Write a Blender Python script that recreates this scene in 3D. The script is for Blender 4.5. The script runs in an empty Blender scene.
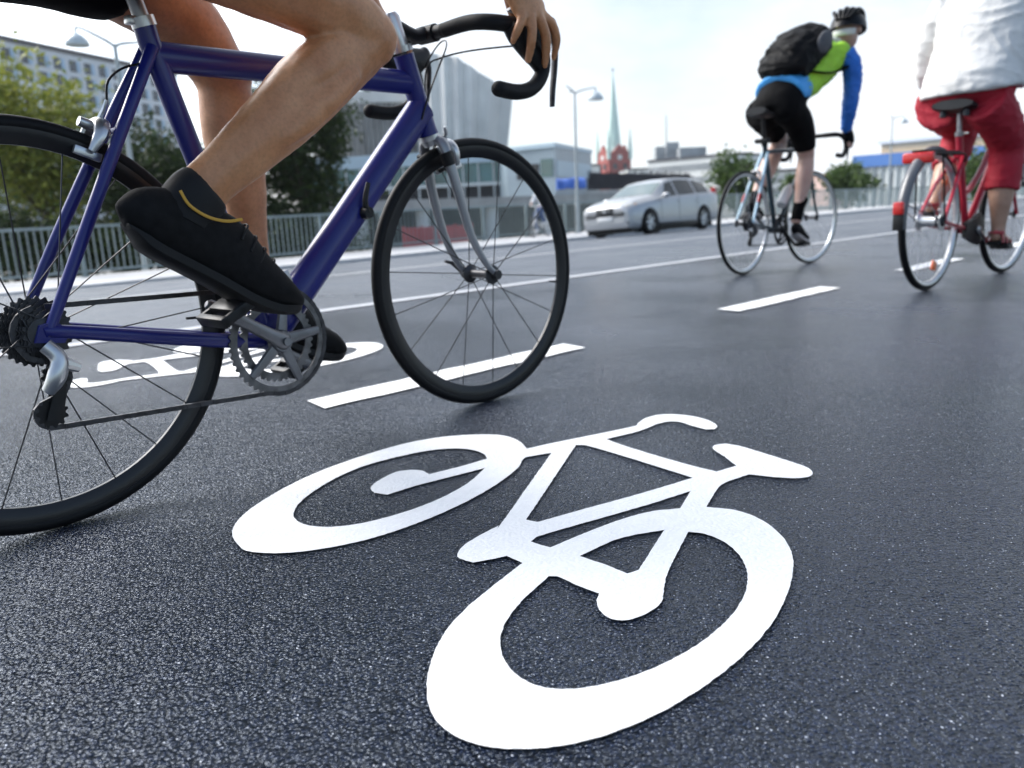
import bpy, bmesh, math, random
from mathutils import Vector, Matrix, Euler, Quaternion, noise
random.seed(7)
R = math.radians
sc = bpy.context.scene
COL = sc.collection

def V(*a):
    return Vector(a)

# ------------------------------------------------------------------ camera
F, PITCH, ROLL, CH = 803.5, R(12.39), R(2.35), 0.4984
fw = V(0, math.cos(PITCH), -math.sin(PITCH))
rt0, up0 = V(1, 0, 0), V(0, math.sin(PITCH), math.cos(PITCH))
rt = rt0*math.cos(ROLL) - up0*math.sin(ROLL)
up = up0*math.cos(ROLL) + rt0*math.sin(ROLL)
EYE = V(0, 0, CH)
cam = bpy.data.objects.new('camera', bpy.data.cameras.new('camera'))
COL.objects.link(cam)
cam.matrix_world = Matrix(((rt.x, up.x, -fw.x, 0), (rt.y, up.y, -fw.y, 0), (rt.z, up.z, -fw.z, CH), (0, 0, 0, 1)))
cam.data.sensor_width = 36.0
cam.data.lens = F*36/1024
cam.data.clip_start = 0.02
cam.data.clip_end = 6000
cam.data.dof.use_dof = True
cam.data.dof.focus_distance = 1.15
cam.data.dof.aperture_fstop = 4.6
sc.camera = cam

def ray(px, py):
    return fw + rt*((px-512)/F) - up*((py-384)/F)

def at(px, py, Y):
    """the point at forward distance Y seen along a direction (used to survey distances)"""
    d = ray(px, py)
    return EYE + d*(Y/d.y)

# road frame: s along the road, t across it (positive = towards the far kerb)
U, T_ = V(math.sqrt(.5), math.sqrt(.5), 0), V(-math.sqrt(.5), math.sqrt(.5), 0)
def interp(x, tab):
    if x <= tab[0][0]: return tab[0][1]
    for (a, p), (b, q) in zip(tab, tab[1:]):
        if x <= b:
            k = (x-a)/(b-a)
            return p + (q-p)*k
    return tab[-1][1]
KERB_T, EDGE_T, FENCE_T = 16.5, 19.35, 19.0
def drop(s):
    return interp(s, [(-60, .95), (-20, .86), (3.7, .75), (16.5, .64), (30, .55), (42, .48), (60, .45), (90, .5), (160, .8), (400, 1.6)])
def H(s, t):
    """height of the carriageway: level cycle lanes, then a cross-fall to the far kerb"""
    far = -max(0, s-90)*0.004
    k = (t-4.2)/(KERB_T-4.2)
    if k <= 0: return far
    k = min(k, 1)
    return -drop(s)*(k*k*0.72 + k*0.28) + far
def st(s, t, z=0.0, walk=False):
    p = U*s + T_*t
    h = (H(s, KERB_T)+.12) if walk else H(s, t)
    return V(p.x, p.y, h+z)
def G(px, py, walk=False):
    """where the line of sight meets the road (or the pavement)"""
    d = ray(px, py); k0 = 0.3
    k = k0
    while k < 400:
        p = EYE + d*k
        s, t = p.dot(U), p.dot(T_)
        h = (H(s, KERB_T)+.12) if walk else H(s, t)
        if p.z <= h: break
        k0 = k; k *= 1.01
    for _ in range(40):
        m = (k0+k)/2; p = EYE + d*m; s, t = p.dot(U), p.dot(T_)
        h = (H(s, KERB_T)+.12) if walk else H(s, t)
        if p.z <= h: k = m
        else: k0 = m
    p = EYE + d*k
    return p, p.dot(U), p.dot(T_)

# ------------------------------------------------------------------ mesh builder
class MB:
    def __init__(s):
        s.v, s.f, s.m = [], [], []
        s.mi = 0
    def add(s, vs, fs):
        b = len(s.v)
        s.v += [tuple(p) for p in vs]
        s.f += [tuple(b+i for i in f) for f in fs]
        s.m += [s.mi]*len(fs)
        return s
    def box(s, c, size, rot=None, bev=0.0):
        hx, hy, hz = size[0]/2, size[1]/2, size[2]/2
        c = Vector(c)
        M = rot if rot is not None else Matrix.Identity(3)
        if bev <= 0:
            vs = [c + M @ V(x*hx, y*hy, z*hz) for x in (-1, 1) for y in (-1, 1) for z in (-1, 1)]
            return s.add(vs, [(0, 1, 3, 2), (4, 6, 7, 5), (0, 4, 5, 1), (2, 3, 7, 6), (0, 2, 6, 4), (1, 5, 7, 3)])
        bev = min(bev, hx*.9, hy*.9, hz*.9)
        bm = bmesh.new(); bmesh.ops.create_cube(bm, size=1)
        for v in bm.verts: v.co = V(v.co.x*2*hx, v.co.y*2*hy, v.co.z*2*hz)
        bmesh.ops.bevel(bm, geom=bm.edges[:], offset=bev, segments=2, affect='EDGES', profile=.5)
        bm.verts.index_update()
        s.add([c + M @ v.co for v in bm.verts], [[v.index for v in f.verts] for f in bm.faces])
        bm.free(); return s
    def tube(s, pts, r, n=12, caps=True, side=None, smooth=0, closed=False):
        """swept tube; r = number, list of numbers, or list of (a, b) half axes with 'side' the direction of a"""
        pts = [Vector(p) for p in pts]
        if not isinstance(r, (list, tuple)): r = [r]*len(pts)
        r = [(q, q) if not isinstance(q, (list, tuple)) else tuple(q) for q in r]
        if smooth:
            pts, r = catmull(pts, r, smooth)
        N = len(pts); vs = []; prev = None
        for i, p in enumerate(pts):
            if closed: T = (pts[(i+1) % N] - pts[i-1])
            else: T = pts[min(i+1, N-1)] - pts[max(i-1, 0)]
            T = T.normalized() if T.length > 1e-9 else V(0, 0, 1)
            ref = Vector(side) if side is not None else (prev if prev is not None else (V(0, 1, 0) if abs(T.y) < .9 else V(1, 0, 0)))
            A = ref - T*ref.dot(T)
            if A.length < 1e-6: A = T.orthogonal()
            A.normalize(); B = T.cross(A); prev = A
            for k in range(n):
                a = 2*math.pi*k/n
                vs.append(p + A*(r[i][0]*math.cos(a)) + B*(r[i][1]*math.sin(a)))
        fs = []
        for i in range(N if closed else N-1):
            j = (i+1) % N
            for k in range(n):
                k2 = (k+1) % n
                fs.append((i*n+k, i*n+k2, j*n+k2, j*n+k))
        if caps and not closed:
            fs.append(tuple(reversed(range(n)))); fs.append(tuple((N-1)*n+k for k in range(n)))
        return s.add(vs, fs)
    def ball(s, c, r, rot=None, nu=20, nv=12):
        if not isinstance(r, (tuple, list)): r = (r, r, r)
        M = rot if rot is not None else Matrix.Identity(3)
        c = Vector(c); vs = [c + M @ V(0, 0, r[2])]
        for j in range(1, nv):
            b = math.pi*j/nv
            for k in range(nu):
                a = 2*math.pi*k/nu
                vs.append(c + M @ V(r[0]*math.sin(b)*math.cos(a), r[1]*math.sin(b)*math.sin(a), r[2]*math.cos(b)))
        vs.append(c + M @ V(0, 0, -r[2])); fs = []
        for k in range(nu): fs.append((0, 1+k, 1+(k+1) % nu))
        for j in range(nv-2):
            for k in range(nu):
                a, b = 1+j*nu+k, 1+j*nu+(k+1) % nu
                fs.append((a, a+nu, b+nu, b))
        L = len(vs)-1; o = 1+(nv-2)*nu
        for k in range(nu): fs.append((o+k, L, o+(k+1) % nu))
        return s.add(vs, fs)
    def lathe(s, prof, c, axis=(0, 1, 0), n=48, closed=False):
        """prof: list of (radius, offset along axis) turned about the axis through c"""
        ax = Vector(axis).normalized(); c = Vector(c)
        A = ax.orthogonal().normalized(); B = ax.cross(A); m = len(prof); vs = []
        for k in range(n):
            a = 2*math.pi*k/n; d = A*math.cos(a) + B*math.sin(a)
            for (q, o) in prof: vs.append(c + d*q + ax*o)
        fs = []
        for k in range(n):
            k2 = (k+1) % n
            for j in range(m if closed else m-1):
                j2 = (j+1) % m
                fs.append((k*m+j, k2*m+j, k2*m+j2, k*m+j2))
        return s.add(vs, fs)
    def prism(s, poly, o, ex, ey, ez, depth):
        """polygon (list of 2D) in the plane ex, ey at o, given thickness depth along ez"""
        o, ex, ey, ez = Vector(o), Vector(ex), Vector(ey), Vector(ez)
        n = len(poly); vs = [o+ex*a+ey*b for a, b in poly] + [o+ex*a+ey*b+ez*depth for a, b in poly]
        fs = [tuple(reversed(range(n))), tuple(range(n, 2*n))] + [(i, (i+1) % n, n+(i+1) % n, n+i) for i in range(n)]
        return s.add(vs, fs)
    def loft(s, rings, caps=True, wrap=True):
        n = len(rings[0]); vs = [p for r in rings for p in r]; fs = []
        for i in range(len(rings)-1):
            for k in range(n if wrap else n-1):
                k2 = (k+1) % n
                fs.append((i*n+k, i*n+k2, (i+1)*n+k2, (i+1)*n+k))
        if caps:
            fs.append(tuple(reversed(range(n)))); fs.append(tuple((len(rings)-1)*n+k for k in range(n)))
        return s.add(vs, fs)
    def mesh(s, name):
        me = bpy.data.meshes.new(name)
        me.from_pydata([tuple(v) for v in s.v], [], s.f)
        me.update()
        return me
    def build(s, name, mats, parent=None, smooth=True, angle=35, fix=True, loc=None, rotz=0):
        me = s.mesh(name)
        if fix:
            bm = bmesh.new(); bm.from_mesh(me)
            bmesh.ops.recalc_face_normals(bm, faces=bm.faces[:])
            bm.to_mesh(me); bm.free()
        return finish(name, me, mats, parent, smooth, angle, s.m, loc, rotz)

def finish(name, me, mats, parent=None, smooth=True, angle=35, midx=None, loc=None, rotz=0):
    if not isinstance(mats, (list, tuple)): mats = [mats]
    for m in mats: me.materials.append(m)
    if midx is not None and len(mats) > 1 and len(midx) == len(me.polygons):
        me.polygons.foreach_set('material_index', midx)
    if smooth:
        me.polygons.foreach_set('use_smooth', [True]*len(me.polygons))
        if angle and angle < 180: me.set_sharp_from_angle(angle=R(angle))
    o = bpy.data.objects.new(name, me)
    COL.objects.link(o)
    if parent is not None: o.parent = parent
    if loc is not None: o.location = loc
    if rotz: o.rotation_euler = (0, 0, rotz)
    return o

def catmull(pts, r, sub):
    P, Q = [], []
    n = len(pts)
    def cr(a, b, c, d, t):
        return 0.5*((2*b) + (c-a)*t + (2*a-5*b+4*c-d)*t*t + (3*b-a-3*c+d)*t**3)
    for i in range(n-1):
        i0, i3 = max(i-1, 0), min(i+2, n-1)
        for k in range(sub):
            t = k/sub
            P.append(cr(pts[i0], pts[i], pts[i+1], pts[i3], t))
            Q.append(tuple(max(1e-4, cr(r[i0][j], r[i][j], r[i+1][j], r[i3][j], t)) for j in (0, 1)))
    P.append(pts[-1]); Q.append(r[-1])
    return P, Q

def remesh(name, mb, voxel, mats, parent=None, iters=4, fac=.5, displace=None, subs=0):
    """many closed pieces fused into ONE continuous surface"""
    me = mb.mesh(name + '_src')
    bm = bmesh.new(); bm.from_mesh(me); bmesh.ops.recalc_face_normals(bm, faces=bm.faces[:]); bm.to_mesh(me); bm.free()
    o = bpy.data.objects.new(name + '_src', me); COL.objects.link(o)
    m = o.modifiers.new('r', 'REMESH'); m.mode = 'VOXEL'; m.voxel_size = voxel; m.adaptivity = 0
    m = o.modifiers.new('s', 'SMOOTH'); m.factor = fac; m.iterations = iters
    dg = bpy.context.evaluated_depsgraph_get()
    new = bpy.data.meshes.new_from_object(o.evaluated_get(dg))
    bpy.data.objects.remove(o); bpy.data.meshes.remove(me)
    new.name = name
    new.materials.clear()
    if displace:
        nr = [v.normal.copy() for v in new.vertices]; co = []
        for v, q in zip(new.vertices, nr):
            p = v.co + q*displace(v.co); co += (p.x, p.y, p.z)
        new.vertices.foreach_set('co', co); new.update()
    return finish(name, new, mats, parent, True, 180)

def tag(o, label=None, cat=None, group=None, kind=None):
    if label: o['label'] = label
    if cat: o['category'] = cat
    if group: o['group'] = group
    if kind: o['kind'] = kind
    return o

def empty(name, loc=(0, 0, 0), rz=0):
    o = bpy.data.objects.new(name, None); COL.objects.link(o)
    o.location = loc; o.rotation_euler = (0, 0, rz); o.empty_display_size = .1
    return o

def kids(o):
    return [c for c in bpy.data.objects if c.parent == o]

def copy_tree(o, parent=None):
    c = o.copy(); COL.objects.link(c); c.parent = parent
    for ch in kids(o): copy_tree(ch, c)
    return c

# ------------------------------------------------------------------ materials
def mat(name, col, rough=.5, metal=0.0, var=.12, vscale=6.0, bump=0.0, bscale=60.0, spec=.5, coat=0.0, trans=0.0, alpha=1.0, sheen=0.0, sss=0.0, rvar=.08, col2=None, emit=None):
    m = bpy.data.materials.new(name); m.use_nodes = True
    nt = m.node_tree; N, L = nt.nodes, nt.links
    b = N['Principled BSDF']
    tc = N.new('ShaderNodeTexCoord')
    nz = N.new('ShaderNodeTexNoise'); nz.inputs['Scale'].default_value = vscale; nz.inputs['Detail'].default_value = 6
    L.new(tc.outputs['Object'], nz.inputs['Vector'])
    ra = N.new('ShaderNodeValToRGB')
    c1 = [max(0, c*(1-var)) for c in col[:3]]
    c2 = list(col2[:3]) if col2 else [min(1, c*(1+var)) for c in col[:3]]
    ra.color_ramp.elements[0].position = .3; ra.color_ramp.elements[1].position = .7
    ra.color_ramp.elements[0].color = (*c1, 1); ra.color_ramp.elements[1].color = (*c2, 1)
    L.new(nz.outputs['Fac'], ra.inputs['Fac']); L.new(ra.outputs['Color'], b.inputs['Base Color'])
    mr = N.new('ShaderNodeMapRange'); mr.inputs['To Min'].default_value = max(.02, rough-rvar); mr.inputs['To Max'].default_value = min(1, rough+rvar)
    L.new(nz.outputs['Fac'], mr.inputs['Value']); L.new(mr.outputs['Result'], b.inputs['Roughness'])
    b.inputs['Metallic'].default_value = metal
    b.inputs['Specular IOR Level'].default_value = spec
    b.inputs['Coat Weight'].default_value = coat; b.inputs['Coat Roughness'].default_value = .08
    b.inputs['Transmission Weight'].default_value = trans
    b.inputs['Alpha'].default_value = alpha
    if sheen: b.inputs['Sheen Weight'].default_value = sheen
    if sss:
        b.inputs['Subsurface Weight'].default_value = sss; b.inputs['Subsurface Radius'].default_value = (.012, .004, .002); b.inputs['Subsurface Scale'].default_value = 1.0
    if bump:
        bz = N.new('ShaderNodeTexNoise'); bz.inputs['Scale'].default_value = bscale; bz.inputs['Detail'].default_value = 4
        L.new(tc.outputs['Object'], bz.inputs['Vector'])
        bp = N.new('ShaderNodeBump'); bp.inputs['Strength'].default_value = min(1, bump); bp.inputs['Distance'].default_value = .25/bscale
        L.new(bz.outputs['Fac'], bp.inputs['Height']); L.new(bp.outputs['Normal'], b.inputs['Normal'])
    return m

def asphalt(name, base, fleck, rough, patch, relief=.006):
    m = bpy.data.materials.new(name); m.use_nodes = True
    nt = m.node_tree; N, L = nt.nodes, nt.links; b = N['Principled BSDF']
    tc = N.new('ShaderNodeTexCoord')
    def node(t, **kw):
        n = N.new(t)
        for k, v in kw.items(): n.inputs[k].default_value = v
        return n
    big = node('ShaderNodeTexNoise', Scale=.9, Detail=5.0, Roughness=.6); L.new(tc.outputs['Object'], big.inputs['Vector'])
    mid = node('ShaderNodeTexNoise', Scale=42.0, Detail=5.0, Roughness=.65); L.new(tc.outputs['Object'], mid.inputs['Vector'])
    # stones: distorted cells of about 6 mm
    dis = node('ShaderNodeTexNoise', Scale=95.0, Detail=2.0); L.new(tc.outputs['Object'], dis.inputs['Vector'])
    addv = N.new('ShaderNodeVectorMath'); addv.operation = 'MULTIPLY_ADD'
    L.new(dis.outputs['Color'], addv.inputs[0]); addv.inputs[1].default_value = (.007, .007, .007); L.new(tc.outputs['Object'], addv.inputs[2])
    vor = node('ShaderNodeTexVoronoi', Scale=190.0); L.new(addv.outputs[0], vor.inputs['Vector'])
    vor2 = node('ShaderNodeTexVoronoi', Scale=330.0); L.new(addv.outputs[0], vor2.inputs['Vector'])
    fine = node('ShaderNodeTexNoise', Scale=520.0, Detail=2.0); L.new(tc.outputs['Object'], fine.inputs['Vector'])
    # colour: dark binder between slightly paler stones, large damp patches, a few pale flecks
    sep = N.new('ShaderNodeSeparateColor'); L.new(vor.outputs['Color'], sep.inputs['Color'])
    r1 = N.new('ShaderNodeValToRGB'); e = r1.color_ramp.elements
    e[0].position = .0; e[0].color = (*[c*.55 for c in base], 1); e[1].position = 1.0; e[1].color = (*[c*1.5 for c in base], 1)
    L.new(sep.outputs['Red'], r1.inputs['Fac'])
    pm = N.new('ShaderNodeMapRange'); pm.inputs['From Min'].default_value = .35; pm.inputs['From Max'].default_value = .68
    pm.inputs['To Min'].default_value = 1-patch; pm.inputs['To Max'].default_value = 1+patch; L.new(big.outputs['Fac'], pm.inputs['Value'])
    gp_ = N.new('ShaderNodeMapRange'); gp_.inputs['From Min'].default_value = .30; gp_.inputs['From Max'].default_value = .62; gp_.inputs['To Min'].default_value = 1.0; gp_.inputs['To Max'].default_value = .3; L.new(vor.outputs['Distance'], gp_.inputs['Value'])
    pg = N.new('ShaderNodeMath'); pg.operation = 'MULTIPLY'; L.new(pm.outputs['Result'], pg.inputs[0]); L.new(gp_.outputs['Result'], pg.inputs[1])
    mul = N.new('ShaderNodeVectorMath'); mul.operation = 'SCALE'; L.new(r1.outputs['Color'], mul.inputs[0]); L.new(pg.outputs[0], mul.inputs['Scale'])
    # flecks
    s2 = N.new('ShaderNodeSeparateColor'); L.new(vor2.outputs['Color'], s2.inputs['Color'])
    gt = N.new('ShaderNodeMath'); gt.operation = 'GREATER_THAN'; gt.inputs[1].default_value = .975; L.new(s2.outputs['Green'], gt.inputs[0])
    lt = N.new('ShaderNodeMath'); lt.operation = 'LESS_THAN'; lt.inputs[1].default_value = .35; L.new(vor2.outputs['Distance'], lt.inputs[0])
    fm = N.new('ShaderNodeMath'); fm.operation = 'MULTIPLY'; L.new(gt.outputs[0], fm.inputs[0]); L.new(lt.outputs[0], fm.inputs[1])
    mx = N.new('ShaderNodeMix'); mx.data_type = 'RGBA'; L.new(fm.outputs[0], mx.inputs['Factor']); L.new(mul.outputs[0], mx.inputs[6]); mx.inputs[7].default_value = (*fleck, 1)
    L.new(mx.outputs[2], b.inputs['Base Color'])
    rr = N.new('ShaderNodeMapRange'); rr.inputs['From Min'].default_value = .35; rr.inputs['From Max'].default_value = .65
    rr.inputs['To Min'].default_value = rough-.10; rr.inputs['To Max'].default_value = rough+.10; L.new(big.outputs['Fac'], rr.inputs['Value'])
    L.new(rr.outputs['Result'], b.inputs['Roughness'])
    # relief: domed stones of uneven height with dark gaps between them
    def math_(op, a, b=None, c=None):
        n = N.new('ShaderNodeMath'); n.operation = op
        for k, x in enumerate((a, b, c)):
            if x is None: continue
            if isinstance(x, (int, float)): n.inputs[k].default_value = x
            else: L.new(x, n.inputs[k])
        return n.outputs[0]
    d2 = math_('MULTIPLY', vor.outputs['Distance'], vor.outputs['Distance'])
    dome = math_('MULTIPLY_ADD', d2, -2.6, 1.0)
    hs = math_('MULTIPLY', dome, math_('MULTIPLY_ADD', sep.outputs['Blue'], .75, .35))
    h1 = math_('MULTIPLY_ADD', mid.outputs['Fac'], 1.5, hs)
    e2 = math_('MULTIPLY_ADD', vor2.outputs['Distance'], -.35, h1)
    h2 = math_('MULTIPLY_ADD', fine.outputs['Fac'], .45, e2)
    bp = N.new('ShaderNodeBump'); bp.inputs['Strength'].default_value = 1.0; bp.inputs['Distance'].default_value = relief
    L.new(h2, bp.inputs['Height']); L.new(bp.outputs['Normal'], b.inputs['Normal'])
    b.inputs['Specular Tint'].default_value = (.70, .82, 1.0, 1)
    b.inputs['Specular IOR Level'].default_value = .75
    return m

def paint_mat(name, col, worn=.0):
    m = bpy.data.materials.new(name); m.use_nodes = True
    nt = m.node_tree; N, L = nt.nodes, nt.links; b = N['Principled BSDF']
    tc = N.new('ShaderNodeTexCoord')
    n1 = N.new('ShaderNodeTexNoise'); n1.inputs['Scale'].default_value = 45; n1.inputs['Detail'].default_value = 5; L.new(tc.outputs['Object'], n1.inputs['Vector'])
    n2 = N.new('ShaderNodeTexVoronoi'); n2.inputs['Scale'].default_value = 75; L.new(tc.outputs['Object'], n2.inputs['Vector'])
    se = N.new('ShaderNodeSeparateColor'); L.new(n2.outputs['Color'], se.inputs['Color'])
    g = N.new('ShaderNodeMath'); g.operation = 'GREATER_THAN'; g.inputs[1].default_value = .955-worn; L.new(se.outputs['Blue'], g.inputs[0])
    l = N.new('ShaderNodeMath'); l.operation = 'LESS_THAN'; l.inputs[1].default_value = .12+worn; L.new(n2.outputs['Distance'], l.inputs[0])
    k = N.new('ShaderNodeMath'); k.operation = 'MULTIPLY'; L.new(g.outputs[0], k.inputs[0]); L.new(l.outputs[0], k.inputs[1])
    ra = N.new('ShaderNodeValToRGB'); ra.color_ramp.elements[0].position = .25; ra.color_ramp.elements[1].position = .7
    ra.color_ramp.elements[0].color = (*[c*.975 for c in col], 1); ra.color_ramp.elements[1].color = (*[min(1, c*1.04) for c in col], 1)
    L.new(n1.outputs['Fac'], ra.inputs['Fac'])
    mx = N.new('ShaderNodeMix'); mx.data_type = 'RGBA'; L.new(k.outputs[0], mx.inputs['Factor']); L.new(ra.outputs['Color'], mx.inputs[6]); mx.inputs[7].default_value = (.33, .32, .32, 1)
    L.new(mx.outputs[2], b.inputs['Base Color']); b.inputs['Roughness'].default_value = .65; b.inputs['Specular IOR Level'].default_value = .25
    n3 = N.new('ShaderNodeTexNoise'); n3.inputs['Scale'].default_value = 190; n3.inputs['Detail'].default_value = 3; L.new(tc.outputs['Object'], n3.inputs['Vector'])
    bp = N.new('ShaderNodeBump'); bp.inputs['Strength'].default_value = .5; bp.inputs['Distance'].default_value = .0016
    vs_ = N.new('ShaderNodeTexVoronoi'); vs_.inputs['Scale'].default_value = 150; L.new(tc.outputs['Object'], vs_.inputs['Vector'])
    hh_ = N.new('ShaderNodeMath'); hh_.operation = 'MULTIPLY_ADD'; L.new(vs_.outputs['Distance'], hh_.inputs[0]); hh_.inputs[1].default_value = -1.1; L.new(n3.outputs['Fac'], hh_.inputs[2])
    L.new(hh_.outputs[0], bp.inputs['Height']); L.new(bp.outputs['Normal'], b.inputs['Normal'])
    return m

# ------------------------------------------------------------------ light
def world():
    w = bpy.data.worlds.new('World'); sc.world = w; w.use_nodes = True
    nt = w.node_tree; N, L = nt.nodes, nt.links
    bg = N['Background']; bg.inputs['Strength'].default_value = .1
    sky = N.new('ShaderNodeTexSky'); sky.sky_type = 'NISHITA'; sky.sun_disc = False
    sky.sun_elevation = SUN_EL; sky.sun_rotation = SUN_AZ; sky.air_density = 1.0; sky.dust_density = 1.0; sky.ozone_density = 1.5
    tc = N.new('ShaderNodeTexCoord')
    mp = N.new('ShaderNodeMapping'); mp.inputs['Scale'].default_value = (1.0, 1.0, 2.6); mp.inputs['Location'].default_value = (.35, 1.1, .2)
    L.new(tc.outputs['Generated'], mp.inputs['Vector'])
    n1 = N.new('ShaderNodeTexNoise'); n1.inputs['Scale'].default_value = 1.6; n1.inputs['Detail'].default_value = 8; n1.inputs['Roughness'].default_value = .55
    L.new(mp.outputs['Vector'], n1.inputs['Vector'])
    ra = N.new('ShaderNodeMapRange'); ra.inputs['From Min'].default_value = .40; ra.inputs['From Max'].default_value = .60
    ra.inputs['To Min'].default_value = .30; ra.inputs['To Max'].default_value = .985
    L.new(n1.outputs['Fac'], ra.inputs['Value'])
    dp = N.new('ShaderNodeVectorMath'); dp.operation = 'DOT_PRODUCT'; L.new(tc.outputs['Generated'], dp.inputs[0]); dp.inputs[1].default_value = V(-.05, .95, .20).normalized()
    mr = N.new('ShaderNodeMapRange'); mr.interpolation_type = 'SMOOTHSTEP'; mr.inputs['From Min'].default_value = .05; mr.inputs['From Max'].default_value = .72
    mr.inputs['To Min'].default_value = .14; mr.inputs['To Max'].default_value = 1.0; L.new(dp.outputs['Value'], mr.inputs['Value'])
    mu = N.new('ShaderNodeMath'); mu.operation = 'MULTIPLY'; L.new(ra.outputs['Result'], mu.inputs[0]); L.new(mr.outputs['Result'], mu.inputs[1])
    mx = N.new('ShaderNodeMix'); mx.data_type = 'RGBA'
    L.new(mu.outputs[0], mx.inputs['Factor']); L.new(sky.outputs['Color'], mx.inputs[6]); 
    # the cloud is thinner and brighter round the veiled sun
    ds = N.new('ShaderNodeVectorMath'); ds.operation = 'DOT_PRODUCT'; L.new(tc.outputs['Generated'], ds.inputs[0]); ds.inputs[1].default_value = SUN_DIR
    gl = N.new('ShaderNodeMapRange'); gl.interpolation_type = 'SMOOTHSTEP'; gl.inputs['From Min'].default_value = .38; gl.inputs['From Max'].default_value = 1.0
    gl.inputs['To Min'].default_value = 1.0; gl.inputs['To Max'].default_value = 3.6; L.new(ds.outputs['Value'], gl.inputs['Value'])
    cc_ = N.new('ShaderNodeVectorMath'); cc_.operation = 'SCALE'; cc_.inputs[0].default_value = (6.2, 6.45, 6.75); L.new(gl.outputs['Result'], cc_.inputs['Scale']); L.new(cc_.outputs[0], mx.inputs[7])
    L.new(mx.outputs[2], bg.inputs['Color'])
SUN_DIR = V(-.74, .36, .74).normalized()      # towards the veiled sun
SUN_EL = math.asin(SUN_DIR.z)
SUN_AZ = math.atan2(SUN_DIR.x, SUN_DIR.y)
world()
ld = bpy.data.lights.new('sun', 'SUN'); ld.energy = 2.5; ld.angle = R(34); ld.color = (1, .965, .92)
lo = bpy.data.objects.new('sun', ld); COL.objects.link(lo)
lo.rotation_euler = SUN_DIR.to_track_quat('Z', 'Y').to_euler()
lo.location = (0, 0, 30)
vs = sc.view_settings
sc.display_settings.display_device = 'sRGB'
vs.view_transform = 'Standard'; vs.look = 'None'; vs.exposure = 0.95; vs.gamma = 1.0; vs.use_curve_mapping = False
sc.cycles.use_denoising = True
sc.cycles.max_bounces = 6
sc.cycles.transparent_max_bounces = 12
# ================================================================== THE SETTING
M_lane = asphalt('dark_damp_asphalt', (.0075, .0130, .034), (.62, .65, .72), .19, .35, .0027)
M_road = asphalt('grey_asphalt', (.095, .108, .135), (.4, .4, .42), .36, .12, .0032)
M_paint = paint_mat('road_paint', (.90, .895, .88))
M_paint2 = paint_mat('worn_road_paint', (.50, .51, .53), .05)
M_pave = mat('pavement_concrete', (.52, .52, .52), .8, var=.1, vscale=1.2, bump=.3, bscale=30)
M_kerb = mat('kerb_granite', (.48, .48, .48), .75, var=.15, vscale=9, bump=.3, bscale=40)
M_land = mat('quay_ground', (.16, .16, .15), .9, var=.25, vscale=.15)
M_conc = mat('weathered_concrete', (.40, .40, .385), .85, var=.18, vscale=1.1, bump=.2, bscale=14)

def srange(a, b):
    out = [a]
    while out[-1] < b:
        x = out[-1]; out.append(x + (1.0 if -6 < x < 24 else 3.0 if x < 100 else 20.0))
    return out
def strip(name, t0, t1, nt, z, m, s0=-40, s1=330, walk=False, kind='structure'):
    ss = srange(s0, s1); tt = [t0+(t1-t0)*i/nt for i in range(nt+1)]
    mb = MB(); vs = [st(s, t, z, walk) for s in ss for t in tt]; n = len(tt)
    mb.add(vs, [(i*n+j, (i+1)*n+j, (i+1)*n+j+1, i*n+j+1) for i in range(len(ss)-1) for j in range(nt)])
    o = mb.build(name, m, smooth=True, angle=180, fix=False)
    return tag(o, kind=kind)
LINE_T = 3.72
strip('cycle_lane', -14, LINE_T, 8, 0, M_lane)
strip('road', LINE_T, KERB_T, 16, 0, M_road)
# the land around the bridge deck, one sheet to the horizon
mb = MB(); mb.add([(-900, -400, -1.5), (900, -400, -1.5), (900, 1200, -1.5), (-900, 1200, -1.5)], [(0, 1, 2, 3)])
tag(mb.build('ground', M_land, fix=False), kind='structure')
# pavement slab with its side wall, and the kerb stones
ss = srange(-40, 330)
mb = MB(); mb.loft([[st(s, KERB_T+.16, 0, True), st(s, EDGE_T, 0, True), st(s, EDGE_T, -1.6, True), st(s, EDGE_T-.3, -1.6, True)] for s in ss], caps=False, wrap=False)
tag(mb.build('pavement', M_pave, smooth=False, fix=False), kind='structure')
mb = MB(); mb.loft([[st(s, KERB_T, -.16, True), st(s, KERB_T+.005, -.015, True), st(s, KERB_T+.02, .003, True), st(s, KERB_T+.16, .003, True), st(s, KERB_T+.16, -.1, True)] for s in ss], caps=False, wrap=False)
tag(mb.build('kerb', M_kerb, smooth=False, fix=False), kind='structure')
# near edge of the deck (behind the camera) closed by a skirt
mb = MB(); mb.loft([[st(s, -14, 0), st(s, -14, -1.7)] for s in ss], caps=False, wrap=False)
tag(mb.build('road_verge', M_conc, smooth=False, fix=False), kind='structure')

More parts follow.
